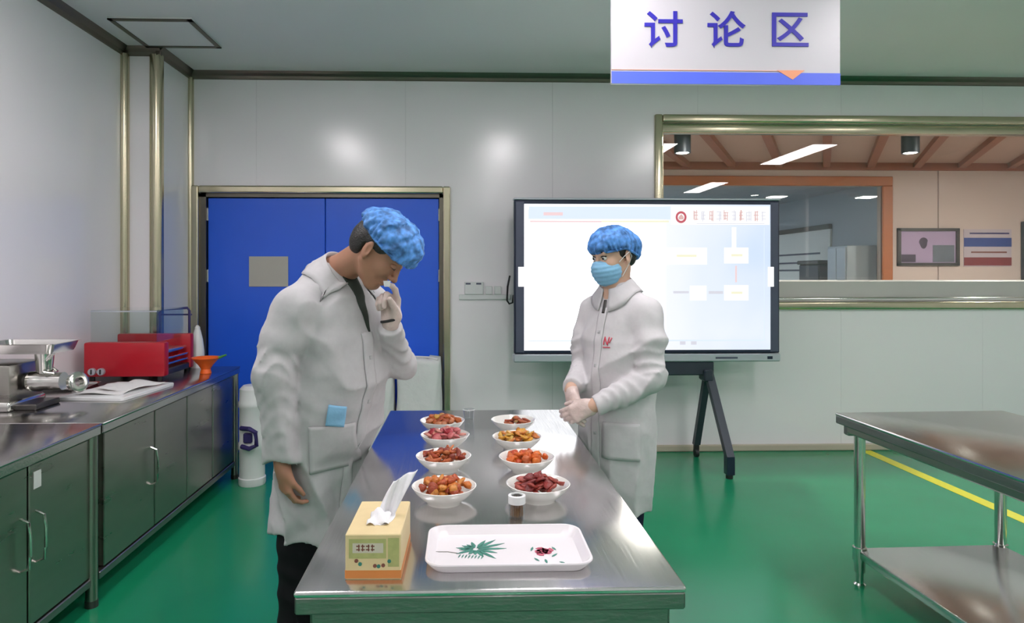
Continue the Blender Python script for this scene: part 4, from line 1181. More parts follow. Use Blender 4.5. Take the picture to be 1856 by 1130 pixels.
class Blob:
    def __init__(s):
        s.ops = []; s.post = []
    def add(s, prim, k=0.02):
        s.ops.append(('+', *prim, k)); return s
    def sub(s, prim, k=0.01):
        s.ops.append(('-', *prim, k)); return s
    def cut(s, f, k=0.004):
        s.ops.append(('&', f, None, None, k)); return s
    def ev(s, P):
        P = np.asarray(P, float)
        F = np.full(P.shape[:-1], 1.0)
        for op, f, lo, hi, k in s.ops:
            d = f(P)
            F = smin(F, d, k) if op == '+' else -smin(-F, d, k) if op == '-' else -smin(-F, -d, k)
        for g in s.post:
            F = F + g(P)
        return F
    def mesh(s, h):
        los = [o[2] for o in s.ops if o[0] == '+']; his = [o[3] for o in s.ops if o[0] == '+']
        lo = np.min(los, 0) - 4 * h - .02; hi = np.max(his, 0) + 4 * h + .02
        n = np.ceil((hi - lo) / h).astype(int) + 1
        ax = [lo[i] + h * np.arange(n[i]) for i in range(3)]
        F = np.full(n, 1.0, dtype=np.float64)
        for op, f, l, u, k in s.ops:
            if l is None:
                w_ = (slice(0, n[0]), slice(0, n[1]), slice(0, n[2]))
            else:
                i0 = np.maximum(np.floor((l - k - .03 - lo) / h).astype(int), 0)
                i1 = np.minimum(np.ceil((u + k + .03 - lo) / h).astype(int) + 1, n)
                w_ = tuple(slice(a, b) for a, b in zip(i0, i1))
            P = np.stack(np.meshgrid(ax[0][w_[0]], ax[1][w_[1]], ax[2][w_[2]], indexing='ij'), -1)
            d = f(P)
            F[w_] = smin(F[w_], d, k) if op == '+' else -smin(-F[w_], d, k) if op == '-' else -smin(-F[w_], -d, k)
        if s.post:
            near = np.argwhere(np.abs(F) < .06)
            P = lo + near * h
            dv = sum(g(P) for g in s.post)
            F[near[:, 0], near[:, 1], near[:, 2]] += dv
        return nets(F, lo, h)
def nets(F, lo, h):
    S = F < 0
    c = [S[i:S.shape[0] - 1 + i, j:S.shape[1] - 1 + j, k:S.shape[2] - 1 + k] for i in (0, 1) for j in (0, 1) for k in (0, 1)]
    cnt = sum(x.astype(np.int8) for x in c)
    act = (cnt > 0) & (cnt < 8)
    idx = np.argwhere(act)
    ids = np.full(act.shape, -1, int); ids[act] = np.arange(len(idx))
    acc = np.zeros((len(idx), 3)); num = np.zeros(len(idx))
    corners = [(i, j, k) for i in (0, 1) for j in (0, 1) for k in (0, 1)]
    for a in corners:
        for d in range(3):
            if a[d]: continue
            b = list(a); b[d] = 1
            fa = F[idx[:, 0] + a[0], idx[:, 1] + a[1], idx[:, 2] + a[2]]
            fb = F[idx[:, 0] + b[0], idx[:, 1] + b[1], idx[:, 2] + b[2]]
            m = (fa < 0) != (fb < 0)
            t = np.where(m, fa / np.where(m, fa - fb, 1), 0)
            p = np.tile(np.array(a, float), (len(idx), 1)); p[:, d] += t
            acc[m] += p[m]; num[m] += 1
    V = lo + h * (idx + acc / num[:, None])
    Q = []
    for d in range(3):
        u, v = (d + 1) % 3, (d + 2) % 3
        sl0 = [slice(None)] * 3; sl1 = [slice(None)] * 3
        sl0[d] = slice(0, -1); sl1[d] = slice(1, None)
        ch = S[tuple(sl0)] != S[tuple(sl1)]
        e = np.argwhere(ch)
        ok = (e[:, u] > 0) & (e[:, v] > 0) & (e[:, u] < act.shape[u]) & (e[:, v] < act.shape[v])
        e = e[ok]
        def cid(du, dv):
            g = e.copy(); g[:, u] -= du; g[:, v] -= dv
            return ids[g[:, 0], g[:, 1], g[:, 2]]
        q = np.stack([cid(1, 1), cid(0, 1), cid(0, 0), cid(1, 0)], 1)
        ins = S[e[:, 0], e[:, 1], e[:, 2]]
        q[~ins] = q[~ins][:, ::-1]
        Q.append(q)
    return V, np.concatenate(Q)
def np_obj(name, V, Q, m, parent, smooth=True, relax=1):
    me = bpy.data.meshes.new(name)
    V = V.copy()
    for _ in range(relax):
        E = np.concatenate([Q[:, [0, 1]], Q[:, [1, 2]], Q[:, [2, 3]], Q[:, [3, 0]]])
        s_ = np.zeros_like(V); n_ = np.zeros(len(V))
        for a, b in ((0, 1), (1, 0)):
            np.add.at(s_, E[:, a], V[E[:, b]]); np.add.at(n_, E[:, a], 1)
        V = V * .5 + .5 * s_ / np.maximum(n_, 1)[:, None]
    me.vertices.add(len(V)); me.vertices.foreach_set('co', V.ravel())
    me.loops.add(len(Q) * 4); me.loops.foreach_set('vertex_index', Q.ravel().astype(np.int32))
    me.polygons.add(len(Q)); me.polygons.foreach_set('loop_start', np.arange(0, len(Q) * 4, 4, dtype=np.int32))
    me.polygons.foreach_set('loop_total', np.full(len(Q), 4, dtype=np.int32))
    me.update(calc_edges=True); me.validate()
    if smooth: me.shade_smooth()
    me.materials.append(M[m] if isinstance(m, str) else m)
    o = bpy.data.objects.new(name, me)
    COL.objects.link(o); o.parent = parent
    return o
def join_vq(parts):
    Vs, Qs, n = [], [], 0
    for V, Q in parts:
        Vs.append(V); Qs.append(Q + n); n += len(V)
    return np.concatenate(Vs), np.concatenate(Qs)
def decal(blob, origin, direction, uvec, vvec, nu, nv, name, m, parent, off=.003, thick=.0025, taper=0.0):
    """a thin sheet laid on the surface of a volume: march from origin + u*uvec + v*vvec along direction"""
    o, d = np.array(origin, float), np.array(direction, float); d /= np.linalg.norm(d)
    U, W_ = np.array(uvec, float), np.array(vvec, float)
    us, vs = np.linspace(-.5, .5, nu), np.linspace(-.5, .5, nv)
    P = o + us[:, None, None] * U * (1 - taper * (.5 - vs))[None, :, None] + vs[None, :, None] * W_
    for _ in range(60):
        P = P + d * np.clip(blob.ev(P) * .7, -.03, .03)[..., None]
    P = P - d * off
    mb = MB()
    mb.sheet([[tuple(P[i, j]) for j in range(nv)] for i in range(nu)], thick if np.dot(np.cross(U, W_), -d) > 0 else -thick)
    return mb.build(name, m, parent, smooth='all'), P
def swirl(seed, k=1.0):
    rg = np.random.RandomState(seed)
    D = rg.normal(size=(6, 3)); D /= np.linalg.norm(D, axis=1)[:, None]
    ph = rg.uniform(0, 6.28, 6); fr = rg.uniform(14, 40, 6) * k
    def g(P):
        s_ = 0
        for i in range(6):
            s_ = s_ + np.sin(P @ D[i] * fr[i] + ph[i] + 1.3 * np.sin(P @ D[(i + 1) % 6] * fr[(i + 2) % 6] * .6))
        return s_ / 6
    return g
def ridge(x):
    """rounded crest, sharp valley like cloth folds"""
    return 1 - 2 * np.abs(np.sin(x * .5)) ** .8

def frame(d, n):
    d = np.array(d, float); d /= np.linalg.norm(d)
    n = np.array(n, float); n -= d * (n @ d); n /= np.linalg.norm(n)
    return d, n, np.cross(n, d)
def hand_blob(wrist, d, n, side, curl, spread=.0, thumb=(.55, .35, .25), arm=None, size=1.0, tcurl=None):
    """wrist point, d towards the fingers, n out of the palm, side=+1 thumb towards n x d ... five fingers, each bent at three joints"""
    d, n, s_ = frame(d, n); s_ = s_ * side
    w_ = np.array(wrist, float); S = size
    B = Blob()
    if arm is not None:
        B.add(rcone(arm, w_, .036 * S, .026 * S), .01)
    B.add(rcone(w_ - s_ * .008, w_ + d * .03 - s_ * .004, .021 * S, .02 * S), .012)
    B.add(rcone(w_ + s_ * .01, w_ + d * .03 + s_ * .012, .02 * S, .02 * S), .012)
    lens = ((.040, .024, .019), (.044, .028, .020), (.041, .026, .019), (.032, .020, .017))
    offs = (.030, .010, -.010, -.028); fwd = (.086, .090, .086, .078)
    for i in range(4):
        k = w_ + d * fwd[i] * S + s_ * offs[i] * S
        B.add(rcone(w_ + d * .012 + s_ * offs[i] * .55, k, .0165 * S, .0115 * S), .014)
        ang = 0.0; p = k
        sp = spread * (1.5 - i)
        for j in range(3):
            ang += curl[i][j] if hasattr(curl[i], '__len__') else curl[i]
            dd = (d * math.cos(ang) + n * math.sin(ang)) + s_ * sp
            dd /= np.linalg.norm(dd)
            q = p + dd * lens[i][j] * S
            r0 = (.0095, .0088, .0080)[j] * S; r1 = (.0088, .0080, .0066)[j] * S
            B.add(rcone(p, q, r0, r1), .003)
            p = q
    # thumb from the side of the palm
    base = w_ + d * .022 * S + s_ * .026 * S
    a1, a2, a3 = thumb
    dd = d * math.cos(a1) + s_ * math.sin(a1) + n * a3; dd /= np.linalg.norm(dd)
    p1 = base + dd * .042 * S
    B.add(rcone(base, p1, .017 * S, .0115 * S), .012)
    dd2 = dd * math.cos(a2) + (n * .75 - s_ * .5) * math.sin(a2); dd2 /= np.linalg.norm(dd2)
    p2 = p1 + dd2 * .031 * S
    B.add(rcone(p1, p2, .0108 * S, .0098 * S), .003)
    dd3 = dd2 * .9 + (d * .4 - s_ * .2) * .3; dd3 /= np.linalg.norm(dd3)
    B.add(rcone(p2, p2 + dd3 * .025 * S, .0095 * S, .0072 * S), .003)
    return B

def rot_yp(yaw, pitch, roll=0.0):
    """columns: face direction, left, up of the head (pitch down positive)"""
    return np.array((Matrix.Rotation(yaw, 3, 'Z') @ Matrix.Rotation(pitch, 3, 'Y') @ Matrix.Rotation(roll, 3, 'X')))
def head_blob(c, Rm, nb, nr=.056, fem=False):
    """c head centre between the ears, nb neck base"""
    c = np.array(c, float)
    T_ = lambda p: c + Rm @ np.array(p, float)
    E = lambda p, r: ell(T_(p), r, Rm)
    B = Blob()
    B.add(E((-.012, 0, .040), (.096, .077, .092)), .02)
    B.add(E((.030, 0, -.030), (.064, .060, .084)), .03)
    B.add(rcone(T_((.070, -.010, -.096)), T_((.070, .010, -.096)), .020, .020), .022)
    for s_ in (-1, 1):
        B.add(rcone(T_((.00, s_ * .058, -.045)), T_((.058, s_ * .024, -.092)), .016, .015), .025)
        B.add(E((.062, s_ * .038, -.022), (.026, .024, .026)), .018)
    B.add(rcone(T_((.084, -.034, .030)), T_((.084, .034, .030)), .011, .011), .014)
    for s_ in (-1, 1):
        B.sub(E((.105, s_ * .031, .010), (.018, .017, .012)), .012)
    B.add(rcone(T_((.092, 0, .016)), T_((.110, 0, -.026)), .0075, .0105), .009)
    B.add(E((.111, 0, -.029), (.012, .0115, .010)), .006)
    for s_ in (-1, 1):
        B.add(E((.100, s_ * .013, -.031), (.011, .0075, .008)), .005)
    B.add(E((.089, 0, -.058), (.012, .024, .0075)), .006)
    B.add(E((.086, 0, -.070), (.012, .021, .0075)), .005)
    for s_ in (-1, 1):
        Rs = Rm @ np.array(Matrix.Rotation(s_ * R(22), 3, 'Z') @ Matrix.Rotation(R(-12), 3, 'Y'))
        B.add(ell(T_((-.010, s_ * .079, -.004)), (.019, .0075, .033), Rs), .006)
        B.sub(ell(T_((-.002, s_ * .088, .000)), (.010, .006, .019), Rs), .004)
        B.add(ell(T_((.000, s_ * .078, -.030)), (.008, .006, .009), Rs), .005)
    nb = np.array(nb, float)
    B.add(rcone(T_((-.030, 0, -.045)), nb, nr, nr + .006), .02)
    # shoulders of the body under the clothes
    B.add(ell(nb + np.array((-.01, 0, -.06)), (.07, .13, .06)), .03)
    return B, T_
def eyes(T_, Rm, parent, m_ir='iris', shut=False):
    for s_ in (-1, 1):
        if shut:
            lid = Blob().add(ell(T_((.0825, s_ * .031, .010)), (.0115, .014, .0095), Rm), .004)
            np_obj('eyelid', *lid.mesh(.002), 'skin', parent)
            ls = Blob().add(rcone(T_((.0935, s_ * .020, .0045)), T_((.0945, s_ * .031, .0030)), .0016, .0018), .002).add(rcone(T_((.0945, s_ * .031, .0030)), T_((.0885, s_ * .043, .0055)), .0018, .0014), .002)
            np_obj('eyelash', *ls.mesh(.0013), 'hair', parent)
            br = Blob().add(rcone(T_((.0945, s_ * .016, .0345)), T_((.0925, s_ * .031, .037)), .0032, .0034), .004).add(rcone(T_((.0925, s_ * .031, .037)), T_((.082, s_ * .048, .032)), .0034, .002), .004)
            np_obj('eyebrow', *br.mesh(.002), 'hair', parent)
            continue
        p = T_((.0815, s_ * .031, .011))
        e = MB().lathe([(0, -.0115), (.006, -.0098), (.0105, -.005), (.0115, 0), (.0105, .005), (.006, .0098), (0, .0115)], 16, p).build('eye', 'eye', parent, smooth='all')
        f = Vector(Rm @ np.array((1, 0, -.15))); q = Vector(p) + f.normalized() * .0098
        MB().cyl(q, q + f.normalized() * .0022, .0058, .005, n=14).build('iris', m_ir, e)
        lid = Blob().add(rcone(T_((.0905, s_ * .019, .0165)), T_((.0895, s_ * .031, .0195)), .0028, .0032), .003).add(rcone(T_((.0895, s_ * .031, .0195)), T_((.0835, s_ * .044, .0165)), .0032, .0026), .003)
        np_obj('eyelid', *lid.mesh(.0016), 'hair', parent)
        br = Blob().add(rcone(T_((.0945, s_ * .016, .0345)), T_((.0925, s_ * .031, .037)), .0026, .0028), .004).add(rcone(T_((.0925, s_ * .031, .037)), T_((.082, s_ * .048, .032)), .0028, .0016), .004)
        np_obj('eyebrow', *br.mesh(.002), 'hair', parent)
def collar(parent, nb, tilt, rx, ry, hgt, m, gap=40, fall=.055, blob=None, wide=1.0):
    """shirt-type collar: stands round the neck, folds over, open at the front by gap degrees"""
    nb = np.array(nb, float)
    Rt = np.array(Matrix.Rotation(tilt, 3, 'Y'))
    grid = []
    N = 40
    for i in range(N + 1):
        t = R(gap / 2 + (360 - gap) * i / N)
        c_, s_ = math.cos(t), math.sin(t)
        front = max(0, math.cos(t))
        row = []
        for ci, (dr, dz) in enumerate(((.0, -.03), (.002, hgt * .6), (.006, hgt), (.011, hgt * .97), (.016, hgt * .6), (.024 + .008 * front, hgt * .55 - fall * .4), (.032 + .012 * front, hgt * .55 - fall * .75), (.040 + .016 * front, hgt * .55 - fall * (1 + .35 * front)))):
            dr *= wide
            q = nb + Rt @ np.array(((rx + dr) * c_, (ry + dr) * s_, dz - .022 * front))
            if blob is not None and ci > 3:
                for _ in range(8):
                    d0 = float(blob.ev(q)); e_ = 1e-3
                    if d0 >= .0065: break
                    g_ = np.array([float(blob.ev(q + e_ * np.eye(3)[k])) - d0 for k in range(3)]); g_ /= np.linalg.norm(g_) + 1e-9
                    q = q + g_ * (.007 - d0)
            row.append(tuple(q))
        grid.append(row)
    return MB().sheet(grid, .003).build('collar', m, parent, smooth='all')
def cap_blob(T_, Rm, parts, cutz, seed, pleat=.004, puff=.006):
    B = Blob()
    for c_, r_ in parts:
        B.add(ell(T_(c_), r_, Rm), .03)
    o0 = T_((0, 0, 0))
    def local(P): return (P - o0) @ Rm / float((Rm[:, 0] ** 2).sum())
    def rim(P):
        q = local(P)
        return (cutz(q[..., 0]) - q[..., 2])
    B.cut(rim, .012)
    g1, g2 = swirl(seed, 4.0), swirl(seed + 1, 8.0)
    def wr(P):
        q = local(P)
        ang = np.arctan2(q[..., 1], q[..., 0] + .01)
        hgt = np.clip((q[..., 2] - cutz(q[..., 0])) / .06, 0, 1)
        return pleat * (1 - hgt * .55) * np.sin(26 * ang + 3 * np.sin(5 * ang + 40 * q[..., 2])) - puff * .5 * g1(P) - puff * .25 * g2(P)
    B.post.append(wr)
    return B

def thing_person(label, loc, rz):
    return thing('person', label, 'person', loc, rz)

# ---------------------------------------------------------------- man bending over the table at the left
mo = cf(-.56, 2.50, 0)
man = thing_person('man in white coat and blue hair cap bending his head to smell a sample', (mo.x, mo.y, 0), R(-28) - YAW)
# coat
gA, gB = swirl(11, .55), swirl(12, 2.6)
def sleeve_wr(amp, n, seed, lo=0, hi=1, tw=2.0):
    g = swirl(seed, .5)
    def wr(P, t):
        win = np.clip((t - lo) / .12, 0, 1) * np.clip((hi - t) / .12, 0, 1)
        ph = 2 * math.pi * n * t + tw * np.sin(P[..., 0] * 22 + P[..., 1] * 17) + 2.2 * g(P)
        return -amp * win * ridge(ph)
    return wr
def hemf(P):
    a = np.arctan2(P[..., 1], P[..., 0])
    return .010 * np.sin(3 * a + 1.0) - .10 * (P[..., 0] + .06)
SR, ER, WR_ = (-.005, -.195, 1.345), (-.055, -.245, 1.10), (-.035, -.232, .805)
SL, EL, WL = (.02, .185, 1.345), (.165, .195, 1.115), (.225, .055, 1.262)
mct = Blob()
mct.add(zloft([(.495, -.065, 0, .15, .205), (.62, -.062, 0, .145, .205), (.78, -.05, 0, .142, .20), (.88, -.005, 0, .15, .20), (.98, .025, 0, .155, .20), (1.10, .035, 0, .155, .20), (1.22, .035, 0, .150, .195), (1.32, .025, 0, .135, .18), (1.38, .015, 0, .122, .145), (1.43, .0, 0, .10, .115), (1.47, -.005, 0, .075, .085), (1.495, -.005, 0, .05, .06)], 2.3, hemf), .02)
for s_ in (-1, 1):
    mct.add(rcone((-.01, s_ * .06, 1.435), (.0, s_ * .185, 1.355), .062, .066), .05)
mc = Blob(); mc.ops = list(mct.ops)
mc.add(rcone(SR, (-.03, -.22, 1.23), .076, .078), .035)
mc.add(rcone((-.03, -.22, 1.23), ER, .080, .076, sleeve_wr(.0045, 2, 31, .2, 1.1, 6)), .014)
mc.add(capped(rcone(ER, WR_, .076, .057, sleeve_wr(.002, 5, 32, -.1, .8, 6)), ER, WR_, -.01), .010)
mc.add(capped(rcone((-.0365, -.2325, .825), (-.035, -.232, .78), .0605, .0595), ER, WR_, .0), .005)
mc.add(rcone(SL, EL, .076, .066, sleeve_wr(.0045, 3, 33, 0, 1, 6)), .045)
mc.add(capped(rcone(EL, WL, .066, .047, sleeve_wr(.0035, 4, 34, -.1, .9, 6)), EL, WL, .012), .012)
def man_folds(P):
    x, y, z = P[..., 0], P[..., 1], P[..., 2]
    ang = np.arctan2(y, x + .04)
    low = np.clip((1.02 - z) / .4, 0, 1)
    torso = np.clip((y + .19) / .06, 0, 1)
    drape = .014 * low * ridge(8 * ang + 3.0 * gA(P) + 2 * z)
    diag = .010 * ridge(26 * (z * .8 + x * .55) + 3.6 * gA(P)) * np.clip((1.25 - z) / .2, 0, 1) * np.clip((z - .72) / .2, 0, 1) * torso
    up = .010 * ridge(26 * x + 20 * y + 2.5 * gA(P)) * np.clip((z - 1.10) / .12, 0, 1) * torso * np.clip((1.42 - z) / .06, 0, 1)
    arm = .007 * ridge(34 * (x * .9 + z * .35) + 4 * gA(P)) * (1 - torso)
    return -(drape + diag + up + arm) - .003 * gB(P)
mc.post.append(man_folds); mct.post.append(man_folds)
coat = np_obj('lab_coat', *mc.mesh(.0065), 'coat', man, relax=1)
nbm = (.005, 0, 1.462)
collar(man, (.022, 0, 1.455), R(46), .074, .080, .046, 'coat', gap=56, fall=.068, blob=mct)['label'] = 'turned-down white collar'
# opening with the dark shirt, placket, pocket, tucked mask
decal(mct, (.4, -.010, 1.352), (-1, 0, 0), (0, .075, 0), (0, 0, .20), 8, 12, 'shirt_front', 'shirt', man, .002, .002, taper=.9)
plk, _ = decal(mct, (.45, -.018, .88), (-1, -.02, 0), (0, .05, 0), (0, 0, .74), 6, 60, 'placket', 'coat', man, .001, .004)
for z_ in (1.16, 1.0, .84, .68):
    decal(mct, (.45, -.018, z_), (-1, 0, 0), (0, .013, 0), (0, 0, .013), 5, 5, 'button', 'button', plk, .0055, .002)
pk, PK = decal(mct, (.26, -.40, .845), (-.5, .86, 0), (.13, .076, 0), (0, 0, .17), 14, 14, 'pocket', 'coat', man, .002, .005)
fmk, _ = decal(mct, (.275, -.39, .965), (-.5, .86, 0), (.050, .03, -.012), (.012, .006, .075), 10, 10, 'folded_mask', 'mask', man, .007, .004)
fmk['label'] = 'light blue mask tucked in the coat pocket'
# head, neck, hands in one body mesh
Rh = rot_yp(R(15), R(47)) * 1.05
hc = (.210, .0, 1.546)
hb, TH = head_blob(hc, Rh, nbm, .054)
def core(B, nb, sr, er, wr, sl, el, wl, zb=.80, d=.085, w_=.13):
    """trunk and arms of the body under the coat, joining head and hands"""
    B.add(rcone((0, -.05, zb), (0, -.06, sr[2] - .06), d, d), .04).add(rcone((0, .05, zb), (0, .06, sr[2] - .06), d, d), .04)
    B.add(rcone((0, 0, sr[2] - .1), nb, .08, .05), .04)
    for S_, E_, W__ in ((sr, er, wr), (sl, el, wl)):
        B.add(rcone((0, S_[1] * .5, S_[2] - .02), S_, .055, .05), .03).add(rcone(S_, E_, .048, .042), .02).add(rcone(E_, W__, .042, .027), .02)
def with_ops(B, H):
    B.ops += H.ops
rh = hand_blob((-.034, -.230, .790), (.12, .08, -1), (.35, .93, 0), -1, [(.45, .55, .35), (.5, .6, .4), (.55, .65, .4), (.6, .65, .4)], .02, (.35, .4, .3), arm=(-.04, -.235, .90))
lhc = [(.42, .45, .35), (1.15, 1.25, .7), (1.25, 1.35, .8), (1.3, 1.4, .8)]
lh = hand_blob((.232, .040, 1.286), (.06, -.10, 1), (.10, -1, -.08), -1, lhc, .0, (.22, .22, .75), arm=(.20, .10, 1.20))
core(hb, nbm, SR, ER, (-.034, -.230, .80), SL, EL, (.228, .045, 1.28))
with_ops(hb, rh); with_ops(hb, lh)
np_obj('body', *hb.mesh(.0034), 'skin', man, relax=1)
lh.post.append(lambda P, g=swirl(8, 5): -.0022 - .0012 * g(P))
gl = np_obj('glove', *lh.mesh(.0026), 'glove', man, relax=1)
gl['label'] = 'thin clear glove on the raised left hand'
wbp = [(.233 + .0315 * math.cos(t), .036 + .0295 * math.sin(t), 1.293 + .006 * math.sin(t + 1)) for t in np.linspace(0, 2 * math.pi, 25)[:-1]]
MB().tube(wbp, .0052, 8, closed=True).build('wristband', 'black', man, smooth=True)
# sample between the fingers
# hair
hr = Blob().add(ell(TH((-.018, 0, .030)), (.098, .0815, .088), Rh), .02).add(ell(TH((-.052, 0, -.012)), (.058, .070, .060), Rh), .03)
def hair_cut(P):
    q = (P - TH((0, 0, 0))) @ Rh / 1.1025
    return np.maximum(q[..., 0] - np.where(q[..., 2] > .008, .052, -.030), -.062 - q[..., 2])
hr.cut(hair_cut, .006)
hr.post.append(lambda P, g=swirl(5, 4): .0022 * g(P))
np_obj('hair', *hr.mesh(.004), 'hair', man)
eyes(TH, Rh, man, shut=True)
cpb = cap_blob(TH, Rh, [((-.012, 0, .062), (.120, .098, .080)), ((.030, 0, .074), (.098, .092, .072))], lambda x: .036 + .10 * np.clip(-x - .03, 0, .2) + .0 * x, 21, .0045, .016)
np_obj('hair_cap', *cpb.mesh(.0042), 'cap', man)['label'] = 'puffy blue disposable hair cap'
rimp = []
for t in np.linspace(0, 2 * math.pi, 49)[:-1]:
    x_ = .005 + .104 * math.cos(t); y_ = .089 * math.sin(t)
    rimp.append(tuple(TH((x_, y_, .040 + .10 * max(0, min(.2, -x_ - .03))))))
MB().tube(rimp, .0062, 8, closed=True).build('cap_elastic', 'cap', man, smooth=True)
# trousers and shoes
tb_ = Blob()
for s_ in (-1, 1):
    hx_ = -.075 if s_ < 0 else -.03
    tb_.add(rcone((-.07, s_ * .085, .80), (hx_, s_ * .10, .47), .085, .080), .03)
    tb_.add(rcone((hx_, s_ * .10, .47), (hx_ - .02, s_ * .105, .07), .080, .062, sleeve_wr(.004, 4, 50 + s_)), .02)
np_obj('trousers', *tb_.mesh(.011), 'trouser', man)
for s_ in (-1, 1):
    hx_ = -.095 if s_ < 0 else -.05
    sh = Blob().add(rcone((hx_ - .03, s_ * .105, .045), (hx_ + .15, s_ * .118, .036), .045, .038), .03).cut(lambda P: .002 - P[..., 2], .004)
    np_obj('shoe', *sh.mesh(.008), 'black', man)

# the little sample cup he smells
fp = Vector((mo.x, mo.y, 0)) + Matrix.Rotation(R(-28) - YAW, 3, 'Z') @ Vector((.272, -.036, 1.417))
sp = thing('sample_cup', 'tiny clear sample cup held under the bending man\'s nose', 'cup', fp)
MB().lathe([(0, 0), (.009, 0), (.0105, .003), (.013, .020), (.0138, .021), (.012, .020), (.009, .004), (0, .004)], 20).build('cup_wall', 'tissue', sp, smooth=True)
MB().lathe([(0, .005), (.009, .005), (.0095, .010), (0, .012)], 16).build('sample', 'tissue', sp, smooth=True)

# ---------------------------------------------------------------- woman standing at the right of the table
wo = cf(.590, 2.85, 0)
wom = thing_person('woman in white coat, blue hair cap and face mask with hands clasped', (wo.x, wo.y, 0), R(-144) - YAW)
SRw, ERw, WRw = (.0, -.150, 1.300), (.035, -.178, 1.050), (.195, -.088, .985)
SLw, ELw, WLw = (.0, .150, 1.300), (.030, .190, 1.040), (.212, .062, .930)
wc_ = Blob()
def hemw(P):
    a = np.arctan2(P[..., 1], P[..., 0])
    return .008 * np.sin(3 * a + .4)
wc_.add(zloft([(.475, .02, 0, .12, .150), (.60, .015, 0, .128, .165), (.78, .01, 0, .136, .176), (.92, .01, 0, .135, .174), (1.05, .010, 0, .130, .165), (1.18, .010, 0, .126, .160), (1.27, .0, 0, .108, .150), (1.325, .0, 0, .090, .118), (1.38, .006, 0, .070, .080), (1.42, .012, 0, .050, .054)], 2.3, hemw), .02)
for s_ in (-1, 1):
    wc_.add(rcone((.0, s_ * .045, 1.370), (.0, s_ * .14, 1.300), .048, .054), .05)
wct = Blob(); wct.ops = list(wc_.ops)
wc_.add(rcone(SRw, (.02, -.172, 1.2), .062, .064), .035).add(rcone((.02, -.172, 1.2), ERw, .064, .062, sleeve_wr(.0045, 3, 61, 0, 1, 6)), .014)
wc_.add(capped(rcone(ERw, WRw, .062, .045, sleeve_wr(.0035, 4, 62, -.1, .9, 6)), ERw, WRw, .004), .012)
wc_.add(rcone(SLw, (.015, .178, 1.19), .064, .067), .035).add(rcone((.015, .178, 1.19), ELw, .067, .065, sleeve_wr(.0045, 3, 63, 0, 1, 6)), .014)
wc_.add(capped(rcone(ELw, WLw, .065, .046, sleeve_wr(.0035, 5, 64, -.1, .9, 6)), ELw, WLw, .004), .012)
gC, gD = swirl(71, .6), swirl(72, 2.6)
def wom_folds(P):
    x, y, z = P[..., 0], P[..., 1], P[..., 2]
    ang = np.arctan2(y, x)
    low = np.clip((.98 - z) / .35, 0, 1)
    drape = .006 * low * ridge(9 * ang + 2.6 * gC(P) + 3 * z)
    diag = .009 * ridge(40 * (z * .75 - y * .6) + 3 * gC(P)) * np.clip((1.3 - z) / .15, 0, 1) * np.clip((z - .75) / .2, 0, 1)
    return -(drape + diag) - .0025 * gD(P)
wc_.post.append(wom_folds); wct.post.append(wom_folds)
np_obj('lab_coat', *wc_.mesh(.0065), 'coat_w', wom, relax=1)
nbw = (.018, 0, 1.385)
collar(wom, (.016, 0, 1.392), R(14), .058, .064, .045, 'coat_w', gap=26, fall=.052, blob=wct, wide=.8)['label'] = 'turned-down white collar'
pw, _ = decal(wct, (.45, .0, .90), (-1, 0, 0), (0, .042, 0), (0, 0, .84), 6, 60, 'placket', 'coat_w', wom, .001, .004)
for z_ in (1.22, 1.08, .94, .80, .66):
    decal(wct, (.45, .0, z_), (-1, 0, 0), (0, .012, 0), (0, 0, .012), 5, 5, 'button', 'button', pw, .0055, .002)
decal(wct, (.45, .004, 1.325), (-1, 0, 0), (0, .014, 0), (0, 0, .055), 5, 8, 'neck_opening', 'darkmetal', wom, .0055, .002)
# small red emblem on the chest: slanting strokes over a short caption
cw = []
em = None
for (oy, oz, uy, uz, w_) in ((.062, 0, .004, .034, .0045), (.071, 0, .016, -.030, .0045), (.082, 0, .004, .034, .0045), (.092, .004, .008, .022, .004), (.075, -.026, .036, .002, .004)):
    U = np.array((0, uy, uz)); n_ = np.array((0, uz, -uy)); n_ = n_ / np.linalg.norm(n_) * w_
    e_, _ = decal(wct, (.4, oy, 1.185 + oz), (-1, -.1, 0), tuple(U), tuple(n_), 8, 3, 'emblem_stroke', 'emblem', wom, .002, .0015)
pk, _ = decal(wct, (.30, .40, .78), (-.55, -.83, 0), (-.115, .076, 0), (0, 0, .15), 12, 12, 'pocket', 'coat_w', wom, .002, .005)
# head
Rw = rot_yp(R(-4), R(13)) * .95
hcw = (.035, 0, 1.537)
hbw, TW = head_blob(hcw, Rw, nbw, .046, True)
lw = hand_blob((.222, .052, .925), (.55, -.72, -.42), (-.80, -.55, -.1), 1, [(.35, .5, .3), (.4, .5, .35), (.45, .5, .35), (.5, .55, .35)], .01, (.4, .3, .3), arm=(.14, .12, .975), size=.92)
rw = hand_blob((.206, -.080, .972), (.35, .42, -.85), (-.90, .3, -.2), -1, [(.3, .4, .3), (.3, .45, .3), (.35, .45, .3), (.4, .5, .3)], .01, (.4, .3, .2), arm=(.12, -.13, 1.02), size=.92)
core(hbw, nbw, SRw, ERw, (.204, -.082, .975), SLw, ELw, (.219, .055, .928), .78, .075)
with_ops(hbw, lw); with_ops(hbw, rw)
np_obj('body', *hbw.mesh(.0034), 'skin_w', wom, relax=1)
for B_, nm in ((lw, 'left'), (rw, 'right')):
    B_.post.append(lambda P, g=swirl(9, 5): -.002 - .0012 * g(P))
    np_obj('glove', *B_.mesh(.0026), 'glove', wom, relax=1)['label'] = 'thin clear glove on the %s hand' % nm
eyes(TW, Rw, wom)
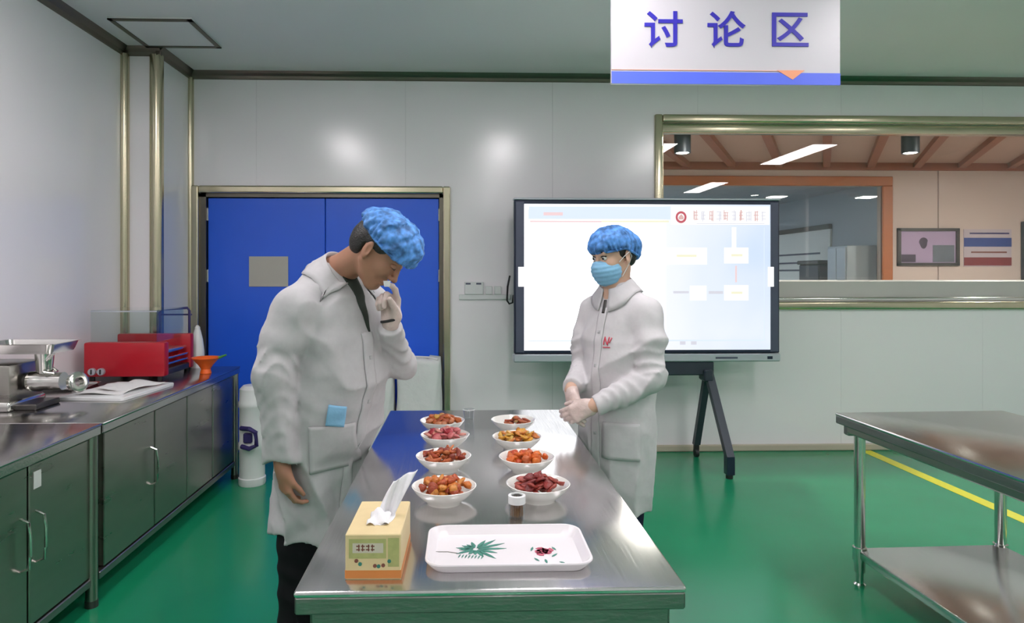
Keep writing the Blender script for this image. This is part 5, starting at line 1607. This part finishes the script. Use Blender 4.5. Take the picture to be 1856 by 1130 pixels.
# mask
mk = Blob()
mk.add(ell(TW((.050, 0, -.052)), (.073, .070, .062), Rw), .02).add(ell(TW((.088, 0, -.028)), (.034, .030, .034), Rw), .03).add(ell(TW((.060, 0, -.092)), (.040, .042, .028), Rw), .025)
def mcut(P):
    q = (P - TW((0, 0, 0))) @ Rw / .9025
    top = -.008 + .010 * np.exp(-(q[..., 1] / .018) ** 2)
    return np.maximum(np.maximum(q[..., 2] - top, -.124 - q[..., 2]), .018 - q[..., 0])
mk.cut(mcut, .004)
mk.post.append(lambda P: -.0 + .0010 * np.sin(((P - TW((0, 0, 0))) @ Rw / .9025)[..., 2] * 2 * math.pi / .020))
np_obj('face_mask', *mk.mesh(.0032), 'mask', wom)['label'] = 'light blue pleated face mask'
for s_ in (-1, 1):
    MB().tube([tuple(TW(p)) for p in ((.035, s_ * .068, -.018), (.012, s_ * .080, .002), (-.014, s_ * .090, .018), (-.026, s_ * .086, -.006), (-.012, s_ * .078, -.036), (.03, s_ * .066, -.085))], .0016, 6).build('ear_loop', 'white_plastic', wom, smooth=True)
hrw = Blob().add(ell(TW((-.016, 0, .036)), (.098, .0815, .090), Rw), .02).add(ell(TW((-.062, 0, -.018)), (.048, .058, .050), Rw), .03)
def hcutw(P):
    q = (P - TW((0, 0, 0))) @ Rw / .9025
    return np.maximum(q[..., 0] - np.where(q[..., 2] > .030, .074, np.where(q[..., 2] > -.012, .030, -.028)), -.060 - q[..., 2])
hrw.cut(hcutw, .006)
np_obj('hair', *hrw.mesh(.004), 'hair', wom)
cw_ = cap_blob(TW, Rw, [((.002, 0, .060), (.108, .096, .082)), ((-.078, 0, .026), (.074, .078, .074))], lambda x: .034 - .062 * np.clip(-x - .0, 0, .2) / .1, 41, .0045, .014)
np_obj('hair_cap', *cw_.mesh(.0042), 'cap', wom)['label'] = 'blue bouffant hair cap gathered at the back'
rimp = []
for t in np.linspace(0, 2 * math.pi, 49)[:-1]:
    x_ = -.012 + .108 * math.cos(t); y_ = .084 * math.sin(t)
    rimp.append(tuple(TW((x_, y_,   .036 - .062 * max(0, min(.2, -x_)) / .1))))
MB().tube(rimp, .0055, 8, closed=True).build('cap_elastic', 'cap', wom, smooth=True)
tw = Blob()
for s_ in (-1, 1):
    tw.add(rcone((.01, s_ * .06, .80), (.015, s_ * .070, .46), .062, .056), .03)
    tw.add(rcone((.015, s_ * .070, .46), (.0, s_ * .078, .07), .056, .05), .02)
np_obj('trousers', *tw.mesh(.011), 'navy', wom)
for s_ in (-1, 1):
    sh = Blob().add(rcone((-.03, s_ * .085, .04), (.13, s_ * .095, .032), .04, .034), .03).cut(lambda P: .002 - P[..., 2], .004)
    np_obj('shoe', *sh.mesh(.008), 'white_plastic', wom)
